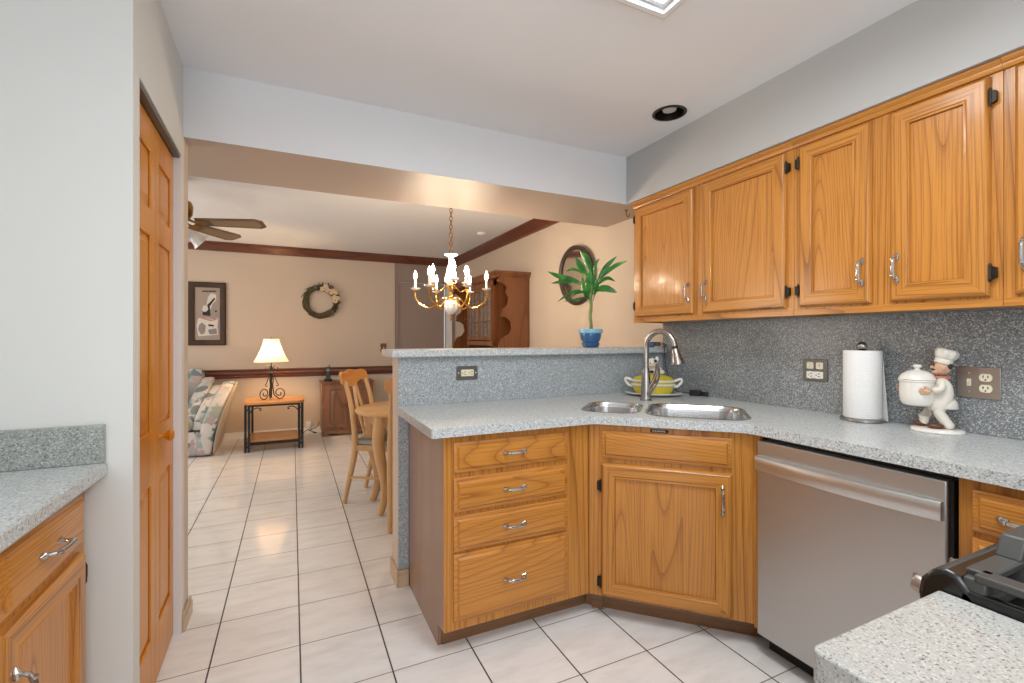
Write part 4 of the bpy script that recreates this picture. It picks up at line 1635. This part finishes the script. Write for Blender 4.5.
pf = thing('picture', 'tall dark-framed picture of abstract shapes on the far wall', 'picture', (-.94, FY - .001, 1.565))
wd, hh, fw = .386, .786, .065
x0, x1, z0, z1 = -.20, .193, -.39, .385
m = MB()
rings = []
for ins, y in ((0, 0), (0, -.025), (.012, -.035), (fw - .012, -.028), (fw, -.018), (fw, -.006)):
    rings.append([(x0 + ins, y, z0 + ins), (x1 - ins, y, z0 + ins), (x1 - ins, y, z1 - ins), (x0 + ins, y, z1 - ins)])
m.loft(rings, 0, cap=False)
m.build('frame', 'frame_dk', pf)
m = MB()
m.box(x0 + fw - .004, -.008, z0 + fw - .004, x1 - fw + .004, -.004, z1 - fw + .004, 0)
Y1, Y2 = -.0092, -.0080


def blob(pts, mi, lvl=0):
    m.prism(round_poly(pts, .008, 3), Y1 - .0006 * lvl, Y2, 'y', mi)


blob([(-.02, .06), (.0, .20), (.03, .25), (.085, .24), (.09, .17), (.05, .12), (.03, .05)], 1)
blob([(-.06, .265), (.09, .27), (.09, .285), (-.06, .28)], 2, 1)
blob([(-.055, -.02), (-.05, .09), (-.01, .10), (.07, .20), (.08, .185), (.02, .09), (.03, -.03)], 2, 1)
blob([(-.06, .05), (-.045, .10), (-.005, .10), (.005, .05), (-.02, .02), (-.05, .025)], 1, 2)
blob([(.07, .03), (.085, .045), (.10, .03), (.085, .015)], 2, 1)
blob([(-.10, -.06), (-.02, -.05), (.06, -.07), (.11, -.05), (.10, -.16), (.11, -.26), (-.10, -.28), (-.115, -.15)], 1, 0)
blob([(-.11, -.05), (-.05, -.045), (.04, -.075), (.10, -.06), (.10, -.075), (.03, -.095), (-.06, -.065)], 4, 1)
blob([(-.09, -.14), (-.06, -.11), (-.02, -.15), (-.03, -.24), (-.07, -.26), (-.10, -.20)], 3, 1)
blob([(.0, -.13), (.07, -.14), (.06, -.16), (.01, -.155)], 2, 1)
blob([(.0, -.20), (.09, -.18), (.10, -.25), (.02, -.255)], 3, 1)
m.build('print', ['mat_grey', 'art_white', 'art_black', 'art_grey', 'art_pink'], pf, smooth=0)

wr = thing('wreath', 'vine wreath with dried cream flowers on the far wall', 'wreath', (.348, FY - .002, 1.753))
m = MB()
for s in range(16):
    ph_, r_, amp = random.uniform(0, 6.28), random.uniform(.165, .225), .014
    pts = []
    for q in range(33):
        a = 2 * pi * q / 32
        rr = r_ + amp * sin(3 * a + ph_) + random.uniform(-.004, .004)
        pts.append((rr * cos(a), -.022 - .016 * cos(2 * a + ph_), rr * sin(a)))
    m.tube(pts, .0095, 6, 0)
for s in range(90):
    a = random.uniform(0, 2 * pi)
    r_ = random.uniform(.165, .235)
    d_ = random.uniform(-.028, .034)
    m.tube([(r_ * cos(a), -.03, r_ * sin(a)), ((r_ + d_) * cos(a + .16), -.056, (r_ + d_) * sin(a + .16))], [.006, .0015], 5, 0)
m.build('vine_ring', 'vine', wr, smooth=80)
m = MB()
for s in range(15):
    a = radians(18 + random.uniform(-18, 70))
    r_ = random.uniform(.165, .225)
    c = Vector((r_ * cos(a), -.06, r_ * sin(a)))
    for q in range(6):
        b_ = q * pi / 3
        m.ball((c.x + .018 * cos(b_), c.y - .004, c.z + .018 * sin(b_)), (.015, .008, .015), 8, 6, 0)
    m.ball((c.x, c.y - .008, c.z), .008, 8, 6, 0)
m.build('cream_flowers', 'petal', wr, smooth=80)
m = MB()
for s in range(46):
    a = radians(random.uniform(-38, 104))
    r_ = random.uniform(.16, .255)
    m.ball((r_ * cos(a), -.05 - random.uniform(0, .02), r_ * sin(a)), random.uniform(.006, .013), 8, 6, 0)
m.build('berries', 'petal_dk', wr, smooth=80)
m = MB()
for s in range(44):
    a = radians(random.uniform(-45, 130))
    r_ = random.uniform(.17, .23)
    b_ = random.uniform(0, 6.28)
    c = (r_ * cos(a), -.05, r_ * sin(a))
    leaf(m, c, (c[0] + .045 * cos(b_), -.06, c[2] + .045 * sin(b_)), .011, .004, 4)
m.build('dried_leaves', 'twigleaf', wr)

mi_ = thing('mirror', 'round dark-framed mirror on the right wall behind the plant', 'mirror', (RX - .020, 3.425, 1.806))
mi_.rotation_euler = (0, radians(-4.0), 0)
m = MB()
m.T = Matrix.Rotation(radians(-90), 4, 'Y')
m.lathe([(.268, 0), (.268, .018), (.258, .026), (.240, .024), (.230, .016), (.228, .006)], 56, 0, cap=False, sx=.96, sy=1.0)
m.build('frame', 'mirror_frame', mi_)
m = MB()
m.T = Matrix.Rotation(radians(-90), 4, 'Y')
m.lathe([(.2295, .003), (.2295, .0065), (.001, .007)], 56, 0, sx=.96, sy=1.0)
m.build('glass', 'mirror', mi_)

# ------------------------------------------------------------------ end table, lamp
et = thing('end_table', 'wooden end table with black iron corner posts under the lamp', 'table', (-.18, 6.15, 0))
hw_, hd = .305, .27
m = MB().prism(round_poly([(-hw_ + .05, -hd), (hw_ - .05, -hd), (hw_, -hd + .05), (hw_, hd - .05), (hw_ - .05, hd), (-hw_ + .05, hd), (-hw_, hd - .05), (-hw_, -hd + .05)], .004, 1), .522, .550, 'z')
m.build('top', 'orange', et, bevel=.005)
m = MB().prism(round_poly([(-hw_ + .03, -hd + .03), (hw_ - .03, -hd + .03), (hw_ - .03, hd - .03), (-hw_ + .03, hd - .03)], .01, 1), .105, .128, 'z')
m.build('shelf', 'orange', et, bevel=.004)
for sx_ in (-1, 1):
    for sy_ in (-1, 1):
        m = MB()
        for ox, oy in ((0, 0), (-.034, 0), (0, -.034)):
            x = sx_ * (hw_ - .018 + ox)
            y = sy_ * (hd - .018 + oy)
            m.box(x - .011, y - .011, 0, x + .011, y + .011, .521)
        for z in (.05, .46):
            m.box(min(sx_ * (hw_ - .06), sx_ * (hw_ - .008)), min(sy_ * (hd - .06), sy_ * (hd - .008)), z, max(sx_ * (hw_ - .06), sx_ * (hw_ - .008)), max(sy_ * (hd - .06), sy_ * (hd - .008)), z + .012)
        m.build('leg', 'iron', et)
for sy_ in (-1, 1):
    m = MB()
    y = sy_ * (hd - .022)
    m.box(-hw_ + .06, y - .008, .500, hw_ - .06, y + .008, .5215)
    MB().box(-hw_ + .06, y - .008, .075, hw_ - .06, y + .008, .1045).build('iron_shelf_rail', 'iron', et)
    for sx_ in (-1, 1):
        pts = smooth_path([(sx_ * (hw_ - .05), y, .40), (sx_ * (hw_ - .075), y, .455), (sx_ * (hw_ - .12), y, .485), (sx_ * (hw_ - .165), y, .478), (sx_ * (hw_ - .168), y, .458), (sx_ * (hw_ - .150), y, .462)], 5)
        m.tube(pts, .006, 6)
    m.build('iron_apron', 'iron', et)
for sx_ in (-1, 1):
    m = MB()
    x = sx_ * (hw_ - .022)
    m.box(x - .008, -hd + .06, .500, x + .008, hd - .06, .5215)
    m.build('iron_rail', 'iron', et)
    MB().box(x - .008, -hd + .06, .075, x + .008, hd - .06, .1045).build('iron_shelf_rail', 'iron', et)

LX, LY = -.22, 6.13
lp = thing('table_lamp', 'lit scrolled iron table lamp with a cream bell shade on the end table', 'lamp', (LX, LY, .5505))
m = MB()
m.tube([(0, 0, .02), (0, 0, .44)], .0075, 8)
for k_ in range(3):
    a = radians(-90 + 120 * k_ + 70)
    ca, sa = cos(a), sin(a)

    def sc2(r_, z_):
        return (r_ * ca, r_ * sa, z_)
    spiral = []
    for i in range(22):
        t = i / 21
        th = radians(-90 + 480 * t)
        rr = .070 * (1 - .78 * t)
        spiral.append(sc2(.088 + rr * cos(th), .074 + rr * sin(th)))
    m.tube([sc2(.012, .30), sc2(.02, .22), sc2(.012, .16), sc2(.03, .05)] + spiral, .0058, 7)
    m.tube(smooth_path([sc2(.012, .32), sc2(.06, .20), sc2(.078, .165), sc2(.055, .155)], 4), .005, 6)
    s2 = []
    for i in range(14):
        t = i / 13
        th = radians(190 - 400 * t)
        rr = .036 * (1 - .65 * t)
        s2.append(sc2(.048 + rr * cos(th), .36 + rr * sin(th)))
    m.tube([sc2(.008, .33)] + s2, .0048, 6)
m.lathe([(.014, .28), (.022, .30), (.014, .32)], 12)
m.lathe([(.018, .43), (.018, .47), (.008, .48)], 12)
m.build('scroll_base', 'iron', lp, smooth=80)
m = MB()
seg = 48
rings = []
for z_, r_ in ((.435, .186), (.445, .181), (.50, .150), (.57, .118), (.64, .094), (.695, .082), (.705, .080)):
    rings.append([(r_ * cos(2 * pi * k_ / seg) * (1 if k_ % 6 else .985), r_ * sin(2 * pi * k_ / seg) * (1 if k_ % 6 else .985), z_) for k_ in range(seg)])
m.loft(rings, 0, cap=False)
m.build('shade', 'shade', lp, smooth=60)
for z_, r_ in ((.435, .187), (.705, .081)):
    m = MB()
    m.tube([(r_ * cos(2 * pi * k_ / 40), r_ * sin(2 * pi * k_ / 40), z_) for k_ in range(41)], .003, 6, cap=False)
    m.build('shade_trim', 'plainfab', lp)
MB().ball((0, 0, .545), (.03, .03, .042), 16, 10).build('bulb', 'lampbulb', lp)
m = MB()
m.tube([(0, 0, .47), (0, 0, .50)], .013, 10)
m.tube(smooth_path([(0, .0, .47), (.055, 0, .52), (.05, 0, .62), (0, 0, .70), (-.05, 0, .62), (-.055, 0, .52), (0, 0, .47)], 4), .002, 6)
m.tube([(0, 0, .70), (0, 0, .725)], [.006, .004], 8)
m.build('harp', 'antbrass', lp)

# ------------------------------------------------------------------ sofa
so = thing('sofa', 'floral print sofa with layered rolled arm beside the end table', 'sofa', (-.77, 5.85, 0))


def soft(name, rings, mat, parent, sub=2):
    m = MB()
    m.loft(rings, 0)
    return m.build(name, mat, parent, sub=sub, smooth=80)


# arm: profile in y-z lofted in x
def arm_layer(name, xa, xb, prof, mat, flare=0.0, sub=2):
    n_ = len(prof)
    def off(z):
        return flare * max(0, (z - .1)) ** 1.3
    rings = []
    for f in (0.0, .12, .5, .88, 1.0):
        x = xa + (xb - xa) * f
        sh = .90 if f in (0.0, 1.0) else 1.0
        cy_ = sum(p[0] for p in prof) / n_
        cz_ = sum(p[1] for p in prof) / n_
        rings.append([(x + off(z), cy_ + (y - cy_) * sh, cz_ + (z - cz_) * sh) for y, z in prof])
    return soft(name, rings, mat, parent=so, sub=sub)


outer_p = [(.0, .0), (.0, .03), (.0, .24), (.03, .40), (.12, .54), (.30, .66), (.50, .74), (.62, .76), (.76, .72), (.80, .5), (.80, .03), (.80, .0)]
arm_layer('arm', -.16, .0, outer_p, 'floral', .30)
arm_layer('arm_side', .001, .010, outer_p, 'plainfab', .30, 1)
mid_p = [(.05, .26), (.05, .36), (.10, .48), (.24, .60), (.46, .70), (.58, .73), (.62, .66), (.46, .56), (.26, .44), (.16, .30)]
arm_layer('arm_roll', -.24, -.10, mid_p, 'floral', .30)
in_p = [(.10, .30), (.10, .40), (.18, .52), (.34, .66), (.56, .80), (.66, .82), (.68, .72), (.50, .58), (.32, .46), (.20, .34)]
arm_layer('arm_roll', -.36, -.22, in_p, 'floral', .28)
m = MB().box(-2.3, .04, .008, -.12, .80, .27)
m.build('seat_base', 'floral', so, bevel=.03)
rings = [[(x, y, z) for y, z in ((.01, .28), (.0, .34), (.03, .40), (.5, .44), (.56, .40), (.56, .28))] for x in (-1.2, -1.15, -.7, -.30, -.26)]
soft('seat_cushion', rings, 'floral', so)
rings = [[(x, y, z) for y, z in ((.01, .28), (.0, .34), (.03, .40), (.5, .44), (.56, .40), (.56, .28))] for x in (-2.2, -2.15, -1.7, -1.26, -1.21)]
soft('seat_cushion', rings, 'floral', so)
rings = [[(x, y, z) for y, z in ((.46, .40), (.50, .66), (.60, .88), (.70, .93), (.80, .88), (.80, .40))] for x in (-2.25, -2.2, -1.2, -.22, -.16)]
soft('backrest', rings, 'floral', so)
rings = [[(x, y, z) for y, z in ((.26, .42), (.28, .60), (.42, .80), (.50, .84), (.52, .66), (.42, .46))] for x in (-.80, -.76, -.55, -.36, -.32)]
soft('back_pillow', rings, 'floral', so)
MB().ball((-.23, .07, .345), (.05, .06, .07), 16, 10).build('arm_bolster', 'floral', so, smooth=80)

# ------------------------------------------------------------------ small wood cabinet and phone
kc = thing('side_cabinet', 'small brown wooden cabinet with panelled door against the far wall', 'cabinet', (.34, 6.45, 0))
m = MB()
m.box(0, 0, .05, .64, .32, .68, 0)
m.build('carcass', 'cab', kc, bevel=.004)
MB().box(-.015, -.015, .681, .655, .325, .70).build('top', 'cab', kc, bevel=.005)
m = MB()
poly = [(0, 0), (.05, 0), (.07, .025), (.14, .03), (.20, .018), (.32, .012), (.44, .018), (.50, .03), (.57, .025), (.59, 0), (.64, 0), (.64, .07), (0, .07)]
m.prism(poly, -.012, .004, 'y')
m.build('scalloped_base', 'cab', kc)
for xa, xb in ((.045, .315), (.325, .595)):
    m = MB()
    rings = []
    z0, z1 = .10, .65
    for ins, y in ((0, -.001), (0, -.014), (.004, -.018), (.05, -.018), (.056, -.010), (.066, -.010), (.09, -.017), (.094, -.017)):
        rings.append([(xa + ins, y, z0 + ins), (xb - ins, y, z0 + ins), (xb - ins, y, z1 - ins), (xa + ins, y, z1 - ins)])
    m.loft(rings)
    dd = m.build('door', 'cab', kc)
    MB().ball((xb - .02 if xa < .1 else xa + .02, -.030, .40), (.011, .012, .011), 12, 8).build('knob', 'antbrass', dd)
phn = thing('cordless_phone', 'black cordless phone in its charger on the small cabinet', 'phone', (.425, 6.56, .7005))
m = MB()
m.prism(rrect(-.05, -.045, .05, .05, .015, 4), 0, .03, 'z')
m.build('charger', 'black', phn, bevel=.008)
m = MB()
m.T = Matrix.Translation((0, .0, .03)) @ Matrix.Rotation(radians(-8), 4, 'X')
m.prism(rrect(-.026, -.016, .026, .014, .010, 4), -.005, .155, 'z')
m.tube([(.014, .004, .155), (.014, .004, .185)], [.007, .005], 8)
ho = m.build('handset', 'black', phn, bevel=.004)
m = MB()
m.T = Matrix.Translation((0, .0, .03)) @ Matrix.Rotation(radians(-8), 4, 'X')
m.box(-.019, -.018, .095, .019, -.0158, .130)
m.build('display', 'screen', ho)
m = MB().tube(smooth_path([(.13, 6.70, .02), (.18, 6.68, .06), (.24, 6.70, .03), (.29, 6.66, .02), (.26, 6.60, .03), (.22, 6.66, .06), (.30, 6.70, .09), (.325, 6.72, .15)], 6), .005, 8)
tag(m.build('phone_cord', 'black'), 'coiled dark cord on the floor beside the small cabinet', 'cord')
wp = thing('wall_plug', 'white plug at the far wall between end table and small cabinet', 'plug', (.20, FY - .002, .10))
MB().box(-.03, -.04, -.02, .03, 0, .05).build('body', 'white_trim', wp, bevel=.006)
MB().tube(smooth_path([(0, -.04, .0), (.0, -.06, -.03), (.03, -.07, -.08), (.08, -.06, -.09)], 4), .004, 6).build('lead', 'white_trim', wp)

# ------------------------------------------------------------------ dining table and chairs
tb = thing('dining_table', 'honey wood dining table with curved legs behind the bar wall', 'table', (1.08, 3.58, 0))
tw, td = .665, .42
poly = [(tw * cos(2 * pi * k_ / 64), td * sin(2 * pi * k_ / 64)) for k_ in range(64)]
m = MB()
rings = []
for ins, z in ((.03, .705), (.012, .708), (.0, .722), (.0, .732), (.008, .742), (.014, .745)):
    f = 1 - ins / tw
    rings.append([(x * (1 - ins / tw), y * (1 - ins / td), z) for x, y in poly])
m.loft(rings)
m.build('top', 'maple_h', tb)
m = MB()
m.box(-tw + .14, -.20, .62, tw - .14, -.175, .704)
m.box(-tw + .14, .175, .62, tw - .14, .20, .704)
m.box(-tw + .12, -.175, .62, -tw + .145, .175, .704)
m.box(tw - .145, -.175, .62, tw - .12, .175, .704)
m.build('apron', 'maple', tb)
for sx_ in (-1, 1):
    for sy_ in (-1, 1):
        m = MB()
        cx_, cy_ = sx_ * (tw - .155), sy_ * .165
        path = [(0, .70), (.008, .62), (.016, .52), (.002, .40), (-.024, .27), (-.034, .16), (-.016, .06), (.006, 0)]
        rad = [.046, .047, .045, .039, .034, .030, .027, .025]
        pts = smooth_path([(cx_ + sx_ * o_, cy_ + sy_ * o_ * .4, z) for o_, z in path], 3)
        rr = []
        for i in range(len(pts)):
            t = i / 3
            a = int(min(t, len(rad) - 1))
            b2 = min(a + 1, len(rad) - 1)
            rr.append(rad[a] + (rad[b2] - rad[a]) * (t - a))
        m.tube(pts, rr, 12)
        m.build('leg', 'maple', tb, smooth=60)


def dining_chair(label, loc, rz):
    """local: chair faces +y, back at y = 0, feet on z = 0"""
    t = thing('dining_chair', label, 'chair', loc, rz, None)
    hw2 = .19
    for s in (-1, 1):
        # rear leg runs up into the back post
        path = [(-.075, 0), (-.045, .14), (.0, .34), (.012, .46), (-.002, .62), (-.035, .80), (-.075, .93)]
        rad = [.017, .019, .023, .025, .021, .018, .017]
        pts = smooth_path([(s * (hw2 - (.0 if z < .5 else (z - .5) * .02)), y, z) for y, z in path], 4)
        rr = []
        for i in range(len(pts)):
            u = i / 4
            a = int(min(u, 6))
            b2 = min(a + 1, 6)
            rr.append(rad[a] + (rad[b2] - rad[a]) * (u - a))
        MB().tube(pts, rr, 10).build('back_leg', 'maple', t, smooth=60)
        pts = smooth_path([(s * .20, .40, .44), (s * .205, .405, .30), (s * .20, .40, .15), (s * .205, .415, 0)], 4)
        MB().tube(pts, [.024, .024, .023, .022, .021, .020, .019, .018, .017, .017, .017, .018, .019], 10).build('front_leg', 'maple', t, smooth=60)
        MB().tube([(s * .196, -.02, .20), (s * .20, .40, .20)], .011, 8).build('stretcher', 'maple', t)
    MB().tube([(-.198, .20, .20), (.198, .20, .20)], .011, 8).build('stretcher', 'maple', t)
    # yoke top rail with humped outline
    m = MB()
    outline = [(-.225, .93), (-.222, .985), (-.18, 1.005), (-.10, 1.000), (0, 1.012), (.10, 1.000), (.18, 1.005), (.222, .985), (.225, .93), (.20, .905), (.12, .925), (.06, .905), (.045, .880), (-.045, .880), (-.06, .905), (-.12, .925), (-.20, .905)]
    outline = round_poly(outline, .012, 3)
    def curve(x):
        return -.100 + .9 * (x * x) * .6
    m.loft([[(x, curve(x) - (z - .9) * .25 + d_, z) for x, z in outline] for d_ in (-.012, .012)])
    m.build('top_rail', 'orange', t, bevel=.004)
    # splat with an eye-shaped opening
    m = MB()
    for s in (-1, 1):
        pts = smooth_path([(s * .018, -.082, .885), (s * .030, -.062, .80), (s * .044, -.035, .70), (s * .034, -.010, .60), (s * .014, .004, .52), (s * .012, .010, .47)], 5)
        m.tube(pts, [.013] * len(pts), 8, 0, flat=.6)
    m.box(-.045, -.004, .455, .045, .018, .475)
    m.build('back_splat', 'maple', t, smooth=60)
    m = MB()
    m.box(-.195, .0, .405, .195, .022, .450)
    m.box(-.195, .385, .405, .195, .41, .450)
    m.box(-.205, .01, .405, -.185, .40, .450)
    m.box(.185, .01, .405, .205, .40, .450)
    m.build('seat_frame', 'maple', t, bevel=.003)
    m = MB()
    poly = round_poly([(-.19, .0), (.19, .0), (.225, .43), (-.225, .43)], .04, 4)
    rings = []
    for f, z in ((.97, .451), (1.0, .458), (1.0, .472), (.96, .486), (.7, .493), (.2, .495)):
        rings.append([(x * f, .215 + (y - .215) * f, z) for x, y in poly])
    m.loft(rings)
    m.build('seat_cushion', 'seatfab', t)
    return t


dining_chair('honey wood dining chair on the left side of the dining table', (.525, 3.90, 0), -90 - 32)
dining_chair('honey wood dining chair squeezed between dining table and bar wall', (.775, 3.11, 0), -12)

# ------------------------------------------------------------------ hutch on the right wall (local x toward the camera, y to the wall)
ht = thing('china_hutch', 'reddish wood china hutch with glass doors against the right wall', 'hutch', (1.94, 5.42, 0), -90)
HB = RX - 1.94 - .002
m = MB()
m.box(-.46, -.16, 0, 1.08, HB, .80, 0)
m.build('lower_cabinet', 'hutch', ht, bevel=.005)
MB().box(-.48, -.18, .801, 1.10, HB, .83).build('counter', 'hutch', ht, bevel=.006)
for i, xa in enumerate((-.42, .07, .57)):
    m = MB()
    rings = []
    xb = xa + .46
    for ins, y in ((0, -.161), (0, -.175), (.06, -.178), (.068, -.168), (.09, -.172)):
        rings.append([(xa + ins, y, .10 + ins), (xb - ins, y, .10 + ins), (xb - ins, y, .74 - ins), (xa + ins, y, .74 - ins)])
    m.loft(rings)
    dd = m.build('door', 'hutch', ht)
    MB().ball((xb - .03, -.19, .45), .012, 10, 8).build('knob', 'antbrass', dd)
TOPZ = 1.885
# centre case with glass doors
m = MB()
m.box(.0, .02, .83, .02, HB, TOPZ)
m.box(.78, .02, .83, .80, HB, TOPZ)
m.box(.02, HB - .015, .83, .78, HB, TOPZ)
for z in (1.10, 1.45, 1.72):
    m.box(.02, .05, z, .78, HB - .015, z + .016)
m.box(.0, .0, 1.83, .80, .05, TOPZ)
m.box(.0, .0, 1.18, .80, .03, 1.23)
m.build('centre_case', 'hutch', ht)
for xa in (.02, .40):
    xb = xa + .38
    m = MB()
    for a, b2 in ((xa, xa + .03), (xb - .03, xb)):
        m.box(a, -.004, 1.24, b2, .018, 1.825)
    for a, b2 in ((1.24, 1.275), (1.79, 1.825)):
        m.box(xa + .03, -.004, a, xb - .03, .018, b2)
    for f in (1, 2):
        x = xa + .03 + (xb - xa - .06) * f / 3
        m.box(x - .007, .0, 1.275, x + .007, .012, 1.79)
    m.box(xa + .03, .0, 1.44, xb - .03, .012, 1.452)
    m.box(xa + .03, .0, 1.62, xb - .03, .012, 1.632)
    dd = m.build('glass_door', 'hutch', ht)
    MB().box(xa + .03, .005, 1.275, xb - .03, .008, 1.79).build('glass', 'glass', dd)
# open wings with scalloped side boards
def scallop(yf):
    return [(HB, .83), (HB, TOPZ), (yf + .03, TOPZ), (yf + .0, 1.845), (yf + .06, 1.825), (yf + .115, 1.79), (yf + .095, 1.73), (yf + .13, 1.68), (yf + .115, 1.60),
            (yf + .055, 1.555), (yf + .05, 1.48), (yf + .10, 1.475), (yf + .15, 1.44), (yf + .165, 1.36), (yf + .13, 1.30), (yf + .06, 1.27), (yf + .02, 1.20), (yf + .0, 1.05), (yf, .83)]
for xw in (1.055, -.40):
    m = MB()
    m.prism(round_poly(scallop(-.06), .012, 3), xw, xw + .018, 'x')
    m.build('scalloped_side', 'hutch', ht)
for xa, xb in ((.80, 1.055), (-.382, .0)):
    m = MB()
    m.box(xa, HB - .014, .83, xb, HB, TOPZ)
    for z in (1.15, 1.50):
        m.box(xa, .10, z, xb, HB - .014, z + .016)
    m.box(xa, .06, TOPZ - .02, xb, HB - .014, TOPZ)
    m.build('wing_shelves', 'hutch', ht)
m = MB()
rings = []
for ov, z in ((0, TOPZ), (.008, TOPZ + .012), (.020, TOPZ + .03), (.034, TOPZ + .045), (.034, TOPZ + .062)):
    rings.append([(-.40 - ov, -.06 - ov, z), (1.075 + ov, -.06 - ov, z), (1.075 + ov, HB, z), (-.40 - ov, HB, z)])
m.loft(rings)
m.build('crown', 'hutch', ht)

SC.cycles.sample_clamp_indirect = 6.0
